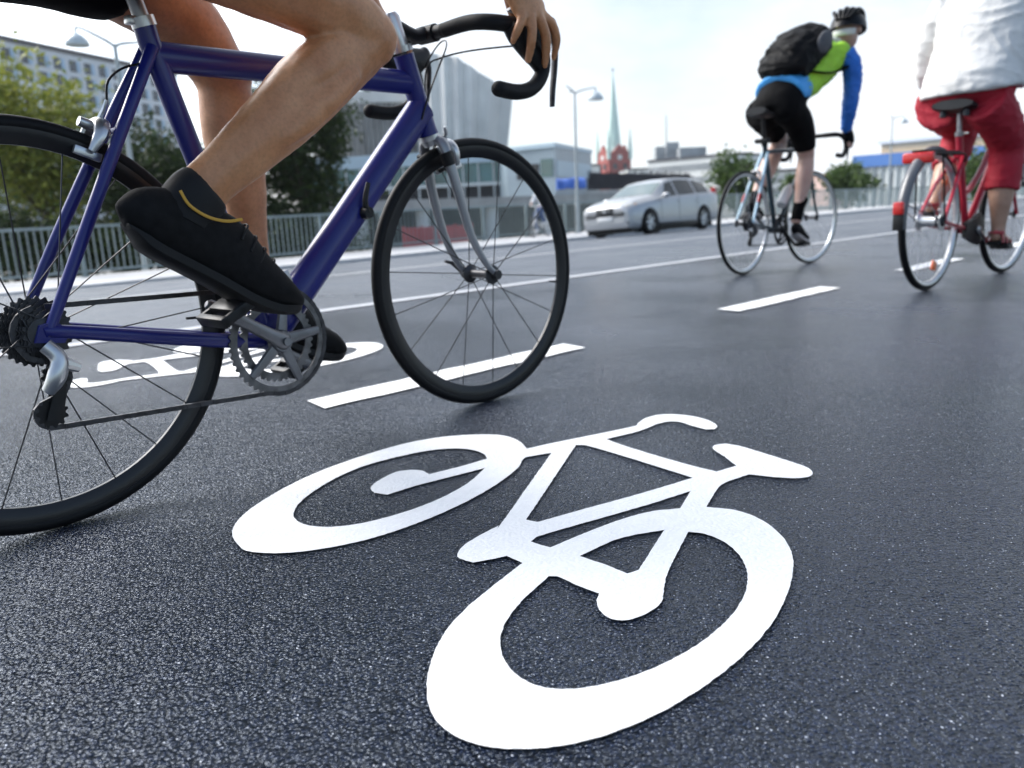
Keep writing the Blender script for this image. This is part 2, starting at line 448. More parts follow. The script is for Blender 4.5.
# ---- painted lines
def line(s0, s1, t0, t1, name, m, label, group=None, z=.004, rag=.006, slant=.0):
    """a painted dash as a thin sheet with a slightly ragged outline"""
    n = max(2, int((s1-s0)/.06)); n = min(n, 700); a, b = [], []
    for i in range(n+1):
        s = s0+(s1-s0)*i/n
        a.append(st(s, t0+random.uniform(-rag, rag), z)); b.append(st(s+slant, t1+random.uniform(-rag, rag), z))
    mb = MB(); mb.add(a+b, [(i, i+1, n+1+i+1, n+1+i) for i in range(n)])
    o = mb.build(name, m, smooth=False, fix=False)
    return tag(o, label, 'road marking', group)
dl = ['white lane dash lying under the front wheel of the blue bicycle',
      'white lane dash between the painted bicycle symbol and the black backpack cyclist',
      'white lane dash seen behind the rear wheel of the red bicycle']
for i, s in enumerate((1.10, 3.26, 5.42)):
    line(s, s+1.07, 1.80, 1.92, 'lane_dash', M_paint, dl[i], 'dashes between the cycle lanes', slant=.02)
    s2 = 5.42+2.16*(i+1)
    line(s2, s2+1.07, 1.80, 1.92, 'lane_dash', M_paint, ['fourth white lane dash from the camera, ahead of the red bicycle', 'fifth white lane dash from the camera, far ahead of the red bicycle', 'farthest white lane dash on the dark cycle lanes'][i], 'dashes between the cycle lanes', slant=.02)
line(-6, 60, LINE_T-.05, LINE_T+.04, 'edge_line', M_paint2, 'long unbroken white line where dark cycle lane meets grey carriageway', rag=.004)
for (pa, pb, w, lab) in [((88, 301), (372, 272), .13, 'white line on the grey carriageway behind the blue bicycle frame')]:
    _, s0, t0 = G(*pa); _, s1, t1 = G(*pb)
    LINE2 = (t0+t1)/2
    line(s0, 60, LINE2-w/2, LINE2+w/2, 'carriageway_line', M_paint2, lab, rag=.004)
_, s0, t0 = G(575, 253)
line(5, 60, 14.9, 15.02, 'gutter_line', M_paint2, 'thin white line beside the kerb, running under the silver car', rag=.004)

# ---- the painted bicycle symbol, surveyed outline on the ground
OUT = [(232.1,535.2),(236.6,523.5),(249.3,511.8),(274.7,494.2),(304,479.6),(329.4,468.8),(354.8,460),(386,450.3),(408.8,443.4),(438,438.6),(469.4,436),(496.7,436),(512.3,439.1),(522.1,444.4),(527,450),(547.7,445.2),(577,439.3),(631.6,428),(637.6,424.6),(645.4,419.4),(659,415.9),(676.6,415.5),(696.2,417.8),(711.8,422.7),(717.3,427.6),(714.7,430.3),(705.9,430.7),(692.3,427.2),(680.5,423.3),(668.8,422.7),(657.1,425.2),(651.3,429.5),(631.7,434.4),(606.3,440.3),(620,445.5),(655.2,456.9),(694.2,467.6),(716.7,472.9),(736.2,467.2),(725.5,458.8),(712.8,450),(715.7,446.1),(725.5,444.8),(739.1,447.1),(760.6,453.9),(788,462.7),(805.5,468.2),(812.4,473.5),(809.5,477.8),(795.8,479.7),(772.3,478.4),(748.9,475.8),(729.4,482.3),(721.6,485.2),(713.8,495.9),(706.3,508.6),(729.4,510.6),(748.9,515.5),(768.4,525.2),(782.1,537.9),(789.5,550.6),(792.6,563),(792.8,576.2),(786,599),(775.8,619.3),(760.6,639.7),(737.7,662.5),(704.7,689.2),(672,709),(639.1,724.2),(613.3,734.9),(581.1,744.6),(548.9,750.4),(512.4,751.5),(484.4,748.5),(460.8,740.3),(439.3,728.5),(429.7,710.2),(427.3,690.9),(429.7,669.4),(437.4,648.5),(447.6,631.3),(464.9,610.3),(490.3,589.8),(522.5,564.8),(506.9,557.6),(494.2,560.5),(472.7,564.4),(460,560.5),(457.5,555.6),(465.2,545.2),(479.3,536),(498.8,527.2),(502.7,523.3),(551.6,454),(526.2,458.4),(518.4,468.6),(504.7,480.3),(485.2,492),(463.7,505.7),(434.2,517.7),(408.8,527.4),(386,535.6),(356.7,544),(323.5,549.9),(282.5,554.8),(249.3,553.2),(237.6,546)]
HOLES = [
 [(292.3,515.7),(298.1,505.9),(317.7,489.3),(337.2,478.6),(360.6,468.8),(371.7,465.5),(399,457.3),(428.4,451.6),(457.7,449.7),(473.3,451.3),(485,456.1),(487.3,460),(465.5,466.5),(429.3,475.7),(423.5,472.3),(410.8,471.4),(395.2,473.7),(379.5,481.5),(371.3,488.4),(374.6,494.2),(387.3,496.2),(414.7,487.4),(485,469.4),(473.3,480.5),(453.8,493.2),(428.4,505),(399,515.7),(357.5,525.8),(337.2,528),(313.8,527.4),(300.1,523.5)],
 [(576,446.3),(584.8,446.3),(620,456.4),(659,468.6),(692.7,479.3),(649,492.6),(620,500.6),(577,512.5),(537.9,523.7),(526.2,521.3)],
 [(531,543.2),(535.9,538.9),(567.2,529.1),(616,516),(655.2,504),(690.7,492.4),(680.2,510),(659,511.8),(639.5,515.7),(616,522.8),(586.7,534),(550.6,549.1),(541.8,547.1)],
 [(579.8,557.9),(610.8,543.2),(636.2,536.3),(664.1,531.7),(638.7,571.9),(627.3,575.4),(605.7,566.5)],
 [(548.9,578.1),(556.7,578.1),(576.3,586.9),(598.7,595.7),(596.6,602.5),(599.5,612),(610.8,620.8),(628.6,621.9),(648.9,614.3),(664.1,602.8),(668.4,591.4),(664.1,577.5),(679.3,550.8),(688.2,533.5),(702.2,535),(722.5,541.9),(740.3,555.9),(747.2,573.6),(744.1,594),(735.2,611.7),(712.4,637.1),(674.3,662.5),(636.2,676.5),(598.1,687),(578,690.4),(548.9,689.8),(531.7,686.6),(510.2,672.6),(500.6,653.3),(501.6,635.4),(509.8,618.1),(526.4,598.6)]]
def ground_poly(px):
    return [G(x, y)[0] for x, y in px]
def fill_poly(name, loops, z, rag=.0005, step=.006):
    cu = bpy.data.curves.new(name, 'CURVE'); cu.dimensions = '2D'; cu.fill_mode = 'BOTH'
    for lp in loops:
        for _ in range(3):     # ease the survey's small errors where the outline turns gently
            q = []
            for i in range(len(lp)):
                a, b, c = lp[i-1], lp[i], lp[(i+1) % len(lp)]
                w = (c-b).length/((b-a).length+(c-b).length); m_ = a*w+c*(1-w)
                turn = (b-a).angle(c-b, 0)
                # keep the curvature: only the sideways jitter against the neighbours' own bend is removed
                zz, yy = lp[i-2], lp[(i+2) % len(lp)]
                soft = turn < .55 and (a-zz).angle(b-a, 0) < .55 and (c-b).angle(yy-c, 0) < .55
                if soft:
                    p4 = (-zz+4*a+4*c-yy)/6.0
                    q.append(b.lerp(p4, .5) if (p4-b).length < .02 else b)
                else: q.append(b)
            lp = q
        pts = []
        n = len(lp)
        for i in range(n):
            a, b = lp[i], lp[(i+1) % n]; k = max(1, int((b-a).length/step))
            # round the traced corners slightly with a Catmull curve where the outline turns gently
            p0, p3 = lp[i-1], lp[(i+2) % n]
            gentle = (a-p0).angle(b-a, 0) < .95 and (b-a).angle(p3-b, 0) < .95
            for j in range(k):
                t = j/k
                if gentle: q = 0.5*((2*a)+(b-p0)*t+(2*p0-5*a+4*b-p3)*t*t+(3*a-p0-3*b+p3)*t**3)
                else: q = a.lerp(b, t)
                pts.append(q + V(random.uniform(-rag, rag), random.uniform(-rag, rag), 0))
        sp = cu.splines.new('POLY'); sp.points.add(len(pts)-1)
        for p, q in zip(sp.points, pts): p.co = (q.x, q.y, 0, 1)
        sp.use_cyclic_u = True
    o = bpy.data.objects.new(name+'_src', cu); COL.objects.link(o)
    dg = bpy.context.evaluated_depsgraph_get()
    me = bpy.data.meshes.new_from_object(o.evaluated_get(dg))
    bpy.data.objects.remove(o)
    for v in me.vertices: v.co.z = z
    me.name = name
    return me
loops = [ground_poly(OUT)] + [ground_poly(h) for h in HOLES]
me = fill_poly('bicycle_symbol', loops, .003)
me.materials.clear()
sym = finish('bicycle_symbol', me, M_paint, smooth=False)
tag(sym, 'large white painted bicycle symbol on the dark asphalt in the foreground', 'road marking', 'painted bicycle symbols')
# the opposite lane's symbol: the same stencil turned half round
c_seat = (G(760, 462)[0]); c_seat2 = G(111, 366)[0]
sym2 = sym.copy(); COL.objects.link(sym2)
ang = math.pi + R(-4)
sym2.rotation_euler = (0, 0, ang)
q = Matrix.Rotation(ang, 3, 'Z') @ c_seat
sym2.location = (c_seat2.x-q.x, c_seat2.y-q.y, 0)
tag(sym2, 'white painted bicycle symbol in the far cycle lane, behind the chainring of the blue bicycle', 'road marking', 'painted bicycle symbols')

# ---- railing along the pavement
M_rail = mat('painted_rail_steel', (.22, .275, .28), .5, var=.12, vscale=3)
rail = empty('railing', st(0, FENCE_T, 0, True))
tag(rail, 'long grey-green steel railing with upright bars along the far pavement', 'railing')
base = rail.location.copy()
PAN = 2.0
for i in range(-9, 46):
    s0 = i*PAN; s1 = s0+PAN
    p0, p1 = st(s0, FENCE_T, 0, True)-base, st(s1, FENCE_T, 0, True)-base
    ex = (p1-p0).normalized(); rotm = Matrix((ex, T_, ex.cross(T_))).transposed()
    mb = MB(); mb.box(p0+V(0, 0, .55), (.085, .06, 1.1), rotm, .006); mb.box(p0+V(0, 0, .012), (.16, .14, .03), rotm)
    mb.build('post', M_rail, rail, angle=40)
    mb = MB(); mid = (p0+p1)/2; L = (p1-p0).length-.09
    mb.box(mid+V(0, 0, 1.07), (L, .07, .06), rotm, .01); mb.box(mid+V(0, 0, .12), (L, .04, .045), rotm)
    if s0 < 60:
        for k in range(13):
            q = p0.lerp(p1, (k+1)/14.0); mb.box(q+V(0, 0, .59), (.022, .022, .91), rotm)
    else:
        for k in range(13):
            q = p0.lerp(p1, (k+1)/14.0); mb.box(q+V(0, 0, .59), (.03, .02, .91), rotm)
    mb.build('bar_panel', M_rail, rail, angle=40)

# ---- street lamps
M_lampost = mat('lamp_post_steel', (.42, .46, .46), .5, metal=.3, var=.1, vscale=4)
M_lampglass = mat('lamp_shade_enamel', (.62, .68, .68), .35, var=.05, vscale=5)
def lamp(base, h, arms, label, r=.055):
    """arms: list of (direction vector, length, rise, has_bell)"""
    o = empty('street_lamp', base); tag(o, label, 'street lamp', 'street lamps along the far pavement')
    mb = MB(); mb.tube([(0, 0, 0), (0, 0, 1.0), (0, 0, 1.02), (0, 0, h)], [r*1.5, r*1.45, r, r*.6], 14)
    mb.tube([(0, 0, 0), (0, 0, .04)], [r*2.6, r*2.6], 14); mb.box((0, -r*1.5, .6), (r*1.5, .012, .34))
    mb.build('post', M_lampost, o)
    for d, ln, rise, bell in arms:
        d = Vector(d).normalized(); m2 = MB()
        tip = d*ln + V(0, 0, h+rise)
        m2.tube([(0, 0, h-.05), d*ln*.25+V(0, 0, h+rise*.25), d*ln*.8+V(0, 0, h+rise*.9), tip], [r*.55, r*.5, r*.4, r*.35], 8, smooth=3)
        arm = m2.build('arm', M_lampost, o)
        if bell:
            m3 = MB(); m3.lathe([(.0, .0), (.025, -.01), (.03, -.12), (.12, -.16), (.23, -.27), (.27, -.37), (.26, -.40), (.0, -.43)], tip, (0, 0, 1), 20)
            m3.build('lamp_shade', M_lampglass, arm, angle=50)
    return o
# ================================================================== BICYCLES
M_tyre = mat('black_tyre_rubber', (.006, .006, .007), .55, var=.25, vscale=30, bump=.2, bscale=200, spec=.2)
M_blackrim = mat('black_anodised_rim', (.012, .012, .014), .35, metal=.3, var=.2, vscale=20)
M_alu = mat('brushed_aluminium', (.55, .56, .57), .32, metal=.9, var=.1, vscale=25)
M_steel = mat('dull_steel', (.34, .34, .35), .38, metal=.9, var=.2, vscale=25)
M_darksteel = mat('oily_dark_steel', (.05, .05, .055), .42, metal=.7, var=.4, vscale=60)
M_spoke = mat('black_spoke', (.03, .03, .033), .4, metal=.6, var=.1)
M_spokeb = mat('bright_spoke', (.5, .5, .52), .35, metal=.9, var=.05)
M_blue = mat('deep_blue_enamel', (.010, .014, .150), .32, var=.12, vscale=5, spec=.4, coat=.18, rvar=.05)
M_tape = mat('black_bar_tape', (.007, .007, .008), .65, var=.3, vscale=40, bump=.25, bscale=120, spec=.25)
M_blkplast = mat('black_plastic', (.009, .009, .010), .45, var=.2, vscale=20, spec=.3)
M_fork = mat('silver_fork_paint', (.27, .28, .30), .35, metal=.55, var=.12, vscale=8, coat=.2)
M_crank = mat('grey_crank_alloy', (.17, .175, .19), .38, metal=.8, var=.2, vscale=20)
M_ring = mat('grimy_chainring_steel', (.13, .13, .135), .42, metal=.8, var=.45, vscale=40)
M_label = mat('red_decal', (.42, .03, .03), .4, var=.1)
M_white = mat('white_plastic', (.72, .72, .70), .45, var=.05)
M_teal = mat('dark_teal_enamel', (.022, .045, .060), .32, var=.15, vscale=6, coat=.4)
M_ice = mat('ice_blue_enamel', (.42, .60, .70), .35, var=.1, vscale=6, coat=.3)
M_red = mat('raspberry_red_enamel', (.42, .012, .035), .32, var=.12, vscale=6, coat=.4)
M_refl = mat('red_reflector', (.50, .012, .010), .25, var=.15, vscale=60, coat=.5)
M_orange = mat('orange_reflector', (.80, .13, .015), .3, var=.1, vscale=60, coat=.4)
M_saddle = mat('black_saddle_vinyl', (.014, .014, .015), .5, var=.2, vscale=12, bump=.1, bscale=60)
M_fender = mat('smoky_grey_mudguard', (.10, .105, .115), .3, var=.1, vscale=6, coat=.3)
M_silverrim = mat('silver_rim', (.62, .63, .64), .3, metal=.75, var=.06, vscale=20)

def make_wheel(c, Rw, tr, rimd, nsp, hubw, root, rim_m, spoke_m, steer=0.0, label=None, rear=False, cross=0.0, hub_r=.014, hub_m=None, spr=.0011, phase=0.0):
    """wheel > tyre, spokes, hub; axis = y"""
    w = empty('wheel', c); w.parent = root; w.rotation_euler = (0, phase, steer)
    Rt = Rw - tr
    mb = MB()      # tyre: rounded section with a slightly flattened shoulder
    mb.lathe([(Rt+tr*math.cos(a), tr*1.02*math.sin(a)) for a in [2*math.pi*k/14 for k in range(14)]], (0, 0, 0), (0, 1, 0), 96, closed=True)
    mb.build('tyre', M_tyre, w, angle=60)
    ro = Rt-tr*.55; hw = tr*.85
    mb = MB()
    mb.lathe([(ro+.004, -hw), (ro+.004, hw), (ro-.004, hw*1.02), (ro-rimd*.55, hw*.85), (ro-rimd, hw*.28), (ro-rimd, -hw*.28), (ro-rimd*.55, -hw*.85), (ro-.004, -hw*1.02)], (0, 0, 0), (0, 1, 0), 96, closed=True)
    mb.tube([V(ro-rimd, 0, 0), V(ro-rimd-.03, 0, 0)], .0028, 6)   # valve
    mb.build('rim', rim_m, w, angle=30)
    mb = MB(); ri = ro-rimd+.004
    for k in range(nsp):
        side = 1 if k % 2 else -1
        a = 2*math.pi*k/nsp + .06; tw = cross*(1 if (k//2) % 2 else -1)
        hr = hub_r+.008
        mb.tube([V(hr*math.cos(a+tw), side*hubw*.42, hr*math.sin(a+tw)), V(ri*math.cos(a), side*.002, ri*math.sin(a))], spr, 5)
    mb.build('spokes', spoke_m, w)
    mb = MB()
    mb.lathe([(0, -hubw*.5), (.006, -hubw*.5), (.009, -hubw*.46), (hub_r+.010, -hubw*.44), (hub_r+.010, -hubw*.40), (hub_r*.8, -hubw*.33), (hub_r*.72, 0), (hub_r*.8, hubw*.33), (hub_r+.010, hubw*.40), (hub_r+.010, hubw*.44), (.009, hubw*.46), (.006, hubw*.5), (0, hubw*.5)], (0, 0, 0), (0, 1, 0), 20)
    mb.build('hub', hub_m or M_darksteel, w)
    return w

def gear(mb, c, r, teeth, th, inner, arms=0, boss=.02, tooth=.0045):
    """toothed ring in the xz plane, thickness th along y"""
    c = Vector(c); n = teeth*4; out = []
    for k in range(n):
        a = 2*math.pi*k/n; rr = r + (tooth if k % 4 in (1, 2) else 0)
        out.append(rr)
    rings = []
    for y, key in ((-th/2, 0), (-th/2, 1), (th/2, 1), (th/2, 0)):
        rings.append([c + V(math.cos(2*math.pi*k/n)*(out[k] if key else inner), y, math.sin(2*math.pi*k/n)*(out[k] if key else inner)) for k in range(n)])
    mb.loft(rings+[rings[0]], caps=False)

def bezpts(a, b, c, d, n=10):
    return [a*(1-t)**3+b*3*t*(1-t)**2+c*3*t*t*(1-t)+d*t**3 for t in [i/n for i in range(n+1)]]

def make_chain(root, runs, w=.0062, hgt=.0042):
    mb = MB()
    pts = []
    for r_ in runs: pts += r_
    # resample at half a pitch
    d = [0]
    for a, b in zip(pts, pts[1:]): d.append(d[-1]+(b-a).length)
    n = int(d[-1]/.0127); j = 0; P = []
    for i in range(n+1):
        x = d[-1]*i/n
        while j < len(d)-2 and d[j+1] < x: j += 1
        k = (x-d[j])/max(1e-9, d[j+1]-d[j]); P.append(pts[j].lerp(pts[j+1], k))
    for i in range(n):
        a, b = P[i], P[i+1]; ex = (b-a).normalized(); ey = V(0, 1, 0); ey = (ey-ex*ey.dot(ex)).normalized(); ez = ex.cross(ey)
        M = Matrix((ex, ey, ez)).transposed()
        mb.box((a+b)/2, ((b-a).length*1.05, w*(1 if i % 2 else .62), hgt*2), M)
    return mb.build('chain', M_darksteel, root, smooth=False)

def arc(c, r, a0, a1, n, y):
    return [V(c[0]+r*math.cos(a0+(a1-a0)*i/n), y, c[2]+r*math.sin(a0+(a1-a0)*i/n)) for i in range(n+1)]

def crankset(root, BB, ang, rings, arm_m, ring_m, armL=.17, yq=.072, ry=-.045, pedal_yaw=(0, 0), spider=5, pedal_m=None):
    """crankset > chainrings, spider, crank_arm (two), pedal (two)"""
    cs = MB(); cs.lathe([(0, -.06), (.012, -.06), (.02, -.05), (.021, .05), (.012, .06), (0, .06)], BB, (0, 1, 0), 20)
    c = cs.build('crankset', M_steel, root)
    mb = MB()
    for i, (r, tt, yo) in enumerate(rings):
        gear(mb, (BB[0], ry+yo, BB[2]), r, tt, .0035, r-.013)
    g = mb.build('chainring', ring_m, c, angle=30)
    if spider:
        mb = MB(); r0 = rings[0][0]-.012
        for k in range(spider):
            a = ang+2*math.pi*k/spider
            mb.tube([V(BB[0], ry-.006, BB[2]), V(BB[0]+r0*math.cos(a), ry-.002, BB[2]+r0*math.sin(a))], [(.0065, .014), (.004, .008)], 8, side=(0, 1, 0))
        mb.lathe([(0, -.012), (.02, -.012), (.024, -.004), (.024, .008)], (BB[0], ry-.004, BB[2]), (0, 1, 0), 24)
        mb.build('spider', arm_m, c)
    for s, yaw in ((-1, pedal_yaw[0]), (1, pedal_yaw[1])):
        a = ang if s < 0 else ang+math.pi
        e = V(BB[0]+armL*math.cos(a), s*(yq+.008), BB[2]+armL*math.sin(a))
        mb = MB(); b0 = V(BB[0], s*(yq-.012), BB[2])
        dd = (e-b0).normalized()
        mb.tube([b0-dd*.016, b0-dd*.01, b0, b0+dd*.03, b0.lerp(e, .5), e-dd*.01, e+dd*.01, e+dd*.016], [(.006, .008), (.009, .016), (.011, .018), (.0085, .0135), (.0075, .0115), (.0075, .0125), (.0065, .011), (.004, .006)], 12, side=(0, 1, 0))
        mb.lathe([(0, -.004), (.008, -.004), (.008, .004), (0, .004)], b0+V(0, s*.012, 0), (0, 1, 0), 14)
        mb.build('crank_arm', arm_m, c)
        pc = e + V(0, s*.055, 0)
        M = Matrix.Rotation(-yaw, 3, 'Y')
        mb = MB(); mb.tube([e, e+V(0, s*.1, 0)], .006, 8)
        mb.box(pc+M@V(0, 0, 0), (.03, .085, .022), M, .004)
        for q in (-1, 1): mb.box(pc+M@V(q*.036, 0, 0), (.014, .09, .02), M, .003)
        for q in (-1, 1): mb.box(pc+M@V(0, q*.04, 0), (.085, .01, .018), M, .003)
        mb.build('pedal', pedal_m or M_blkplast, c, angle=40)
    return c

def saddle_mesh(c, ln=.27, wd=.14, tilt=0.0):
    """saddle surface; nose towards +x, c = centre of the top"""
    M = Matrix.Rotation(tilt, 3, 'Y'); rings = []
    for i in range(13):
        t = i/12; x = -ln*.5+ln*t
        w = wd*.5*(1-t)**.9*(1.0 if t > .12 else .75+.25*t/.12) + .018*min(1, (1-t)*8+.3) + .004
        zt = .012*(2*t-1)**2 + (.010 if t < .2 else 0)*(1-t/.2)
        hgt = .034*(1-.35*t)
        ring = []
        for k in range(16):
            a = 2*math.pi*k/16; ca, sa = math.cos(a), math.sin(a)
            y = w*(abs(ca)**.8)*(1 if ca > 0 else -1)
            z = zt + (hgt*.30*sa if sa > 0 else hgt*1.1*sa*abs(sa)**.2) - .3*hgt*(abs(ca)**3)
            ring.append(Vector(c)+M@V(x, y, z))
        rings.append(ring)
    mb = MB(); mb.loft(rings); return mb

def brake_caliper(root, c, toward, m, name='brake_caliper', k=1.0):
    """dual-pivot rim brake above the tyre"""
    mb = MB(); c = Vector(c); ax = Vector(toward).normalized()   # ax: from the wheel rim outwards
    fwd = V(ax.z, 0, -ax.x)
    for s in (-1, 1):
        mb.tube([c+ax*.010+fwd*.02, c+V(0, s*.022, 0)+ax*.004+fwd*.02, c+V(0, s*.033, 0)-ax*.018+fwd*.018, c+V(0, s*.030, 0)-ax*.046+fwd*.012], [(.010*k, .008*k), (.012*k, .009*k), (.010*k, .008*k), (.006*k, .006*k)], 10, smooth=3)
        mb.box(c+V(0, s*.020, 0)-ax*.050+fwd*.010, (.042*k, .009, .013*k), Matrix((V(-ax.z, 0, ax.x), V(0, 1, 0), ax)).transposed(), .002)
    mb.lathe([(0, -.02), (.008, -.02), (.010, .012), (.006, .03), (0, .03)], c+fwd*.012, fwd, 14)
    mb.tube([c+ax*.012+fwd*.022, c+ax*.03+V(0, -.018, 0)+fwd*.02, c+ax*.045+V(0, -.022, 0)+fwd*.018], [.006, .005, .003], 8)
    o = mb.build(name, m, root)
    m2 = MB()
    for s in (-1, 1): m2.box(c+V(0, s*.013, 0)-ax*.050+fwd*.008, (.036, .008, .010), Matrix((V(-ax.z, 0, ax.x), V(0, 1, 0), ax)).transposed(), .002)
    m2.build('brake_pad', M_blkplast, o)
    return o

# ------------------------------------------------------------------ the near blue road bicycle
B1 = (-.7709, 1.2909, .8358); B2 = (1.5649, 5.3608, .7861); B3 = (2.1349, 4.1013, .7176)
def blue_bike():
    root = empty('bicycle', (B1[0], B1[1], 0), B1[2])
    tag(root, 'blue road bicycle with drop handlebars filling the upper left of the photo', 'bicycle', 'bicycles on the cycle lanes')
    RR = .335; WB = 1.0487
    BB = V(.420, 0, .260); SC = V(.256, 0, .800); ST = V(.250, 0, .832)
    HT, HB = V(.838, 0, .828), V(.890, 0, .683)
    A = V(0, 0, RR)
    f = MB()
    f.tube([BB, SC.lerp(BB, .5), SC, ST], [.0185, .0185, .019, .019], 20)
    f.tube([SC+V(.006, 0, -.022), HT+V(.018, 0, -.046)], [(.019, .0265), (.019, .0255)], 20, side=(0, 1, 0))
    f.tube([BB+V(.006, 0, .006), HB+V(-.012, 0, .046)], [(.031, .035), (.029, .034)], 22, side=(0, 1, 0))
    f.tube([HT+V(-.004, 0, .012), HT, HT.lerp(HB, .5), HB, HB+V(.004, 0, -.012)], [.0235, .023, .0225, .0235, .025], 20)
    f.lathe([(0, -.034), (.021, -.034), (.022, -.03), (.022, .03), (.021, .034), (0, .034)], BB, (0, 1, 0), 24)
    for s in (-1, 1):
        d = A+V(.004, s*.064, 0)
        f.tube([BB+V(-.012, s*.016, .0), BB+V(-.08, s*.03, .010), BB+V(-.2, s*.048, .034), d+V(.02, 0, 0), d], [(.012, .015), (.0105, .0145), (.010, .013), (.009, .011), (.008, .009)], 14, side=(0, 1, 0), smooth=4)
        f.tube([SC+V(-.002, s*.014, -.010), SC.lerp(A, .3)+V(0, s*.034, 0), SC.lerp(A, .7)+V(0, s*.056, 0), d], [.011, .0105, .010, .0085], 12, smooth=4)
        f.prism([(-.022, -.012), (.02, -.018), (.03, 0), (.012, .018), (-.012, .014)], d+V(0, -.004, 0), (1, 0, 0), (0, 0, 1), (0, 1, 0), .008)
    f.tube([SC.lerp(A, .32)+V(.004, -.036, 0), SC.lerp(A, .32)+V(.004, .036, 0)], .006, 8)
    frame = f.build('frame', M_blue, root, angle=45)
    # seat clamp, post and saddle
    mb = MB(); ax = (ST-BB).normalized()
    mb.tube([ST-ax*.008, ST+ax*.008], .021, 20); mb.box(ST+V(-.022, 0, .0), (.016, .018, .014), None, .003)
    mb.build('seat_clamp', M_alu, root)
    mb = MB(); mb.tube([ST-ax*.02, ST+ax*.085], .0136, 18); mb.box(ST+ax*.095, (.05, .04, .02), None, .005)
    mb.build('seat_post', M_steel, root)
    sad = saddle_mesh((.15, 0, .952)).build('saddle', M_saddle, root, angle=60)
    mb = MB()
    for s in (-1, 1): mb.tube([(.05, s*.03, .932), (.1, s*.024, .918), (.24, s*.022, .916), (.28, s*.006, .935)], .0035, 8, smooth=4)
    mb.build('saddle_rails', M_steel, sad)
    # wheels
    rw = make_wheel((0, 0, RR), RR, .0125, .026, 20, .13, root, M_blackrim, M_spoke, R(0), rear=True, cross=.9, spr=.0013, phase=.05)
    mb = MB()
    for i, r_ in enumerate((.026, .029, .032, .035, .038, .041, .045, .049, .053)):
        gear(mb, (0, -.052+i*.0046, 0), r_, 12+i*2, .0019, .012, tooth=.0042)
    mb.build('cassette', M_darksteel, rw, angle=30)
    make_wheel((WB, 0, RR), RR, .0125, .028, 18, .1, root, M_blackrim, M_spoke, R(-3.8), spr=.0013, phase=.16)
    # fork
    mb = MB(); CR = V(.905, 0, .655); AX = V(WB, 0, RR)
    mb.tube([HB+V(.0, 0, -.01), CR], [.02, .022], 16)
    for s in (-1, 1):
        mb.tube([CR+V(0, s*.012, .006), CR+V(.006, s*.034, -.012), CR.lerp(AX, .3)+V(-.012, s*.044, -.012), CR.lerp(AX, .62)+V(-.022, s*.047, -.02), CR.lerp(AX, .86)+V(-.014, s*.05, -.012), AX+V(-.004, s*.052, .004)], [(.011, .015), (.0105, .015), (.0095, .0135), (.008, .0115), (.007, .009), (.006, .007)], 14, side=(0, 1, 0), smooth=4)
    fk = mb.build('fork', M_fork, root, angle=50)
    for s in (-1, 1):
        mb = MB(); mb.lathe([(0, -.008), (.012, -.008), (.012, .008), (0, .008)], AX+V(0, s*.054, 0), (0, 1, 0), 16)
        mb.build('dropout', M_darksteel, fk)
        mb = MB(); mb.tube([CR.lerp(AX, .06)+V(-.005, s*.039, -.006), CR.lerp(AX, .15)+V(-.008, s*.041, -.006)], .0155, 12)
        mb.build('fork_band', M_blkplast, fk)
    mb = MB(); mb.tube([AX+V(0, .062, 0), AX+V(-.03, .075, .03), AX+V(-.05, .078, .035)], [.006, .005, .004], 8); mb.build('quick_release', M_darksteel, fk)
    for a, b in ((HT+V(-.006, 0, .018), HT+V(-.010, 0, .030)), (HB+V(.004, 0, -.012), HB+V(.008, 0, -.022))):
        mb = MB(); mb.tube([a, b], .0245, 20); mb.build('headset', M_alu, root)
    # stem and handlebar
    mb = MB(); S0 = HT+V(-.010, 0, .028); hx = V(-.34, 0, .94).normalized(); SB = V(.912, 0, .892)
    mb.tube([S0, S0+hx*.062, S0+hx*.072], [.0175, .0175, .012], 18)
    mb.box(S0+hx*.036+V(-.02, 0, -.004), (.018, .026, .04), None, .004)
    stm = mb.build('stem', M_alu, root)
    mb = MB(); mb.tube([S0+hx*.048+V(-.005, 0, 0), S0.lerp(SB, .5)+V(0, 0, .010), SB+V(-.012, 0, .001)], [.0155, .0145, .0155], 16, smooth=3); mb.build('stem_extension', M_blkplast, stm)
    hb = MB()
    hb.tube([SB+V(0, -.06, 0), SB+V(0, .06, 0)], .0155, 16)
    hb.tube([SB+V(0, -.026, 0), SB+V(0, .026, 0)], .0195, 18)
    hbar = hb.build('handlebar', M_blkplast, root)
    for s in (-1, 1):
        mb = MB()
        mb.tube([SB+V(0, s*.05, 0), SB+V(.004, s*.12, .004), SB+V(.010, s*.172, -.001), V(.955, s*.203, .886), V(1.0, s*.21, .882), V(1.042, s*.212, .868), V(1.064, s*.213, .83), V(1.056, s*.214, .79), V(1.020, s*.215, .758), V(.965, s*.217, .745), V(.905, s*.219, .747)],
                [.0158, .0165, .0168, .017, .0172, .017, .0165, .0165, .0165, .0168, .0168], 16, smooth=4)
        mb.ball((.904, s*.219, .747), (.0165, .0165, .0165))
        bt = mb.build('bar_tape', M_tape, hbar)
        mb = MB()      # brake hood
        mb.tube([V(.985, s*.211, .880), V(1.015, s*.212, .876), V(1.050, s*.212, .876), V(1.086, s*.212, .892), V(1.100, s*.212, .908), V(1.104, s*.212, .912)], [(.018, .018), (.019, .033), (.0185, .036), (.016, .024), (.012, .014), (.004, .005)], 14, side=(0, 1, 0), smooth=4)
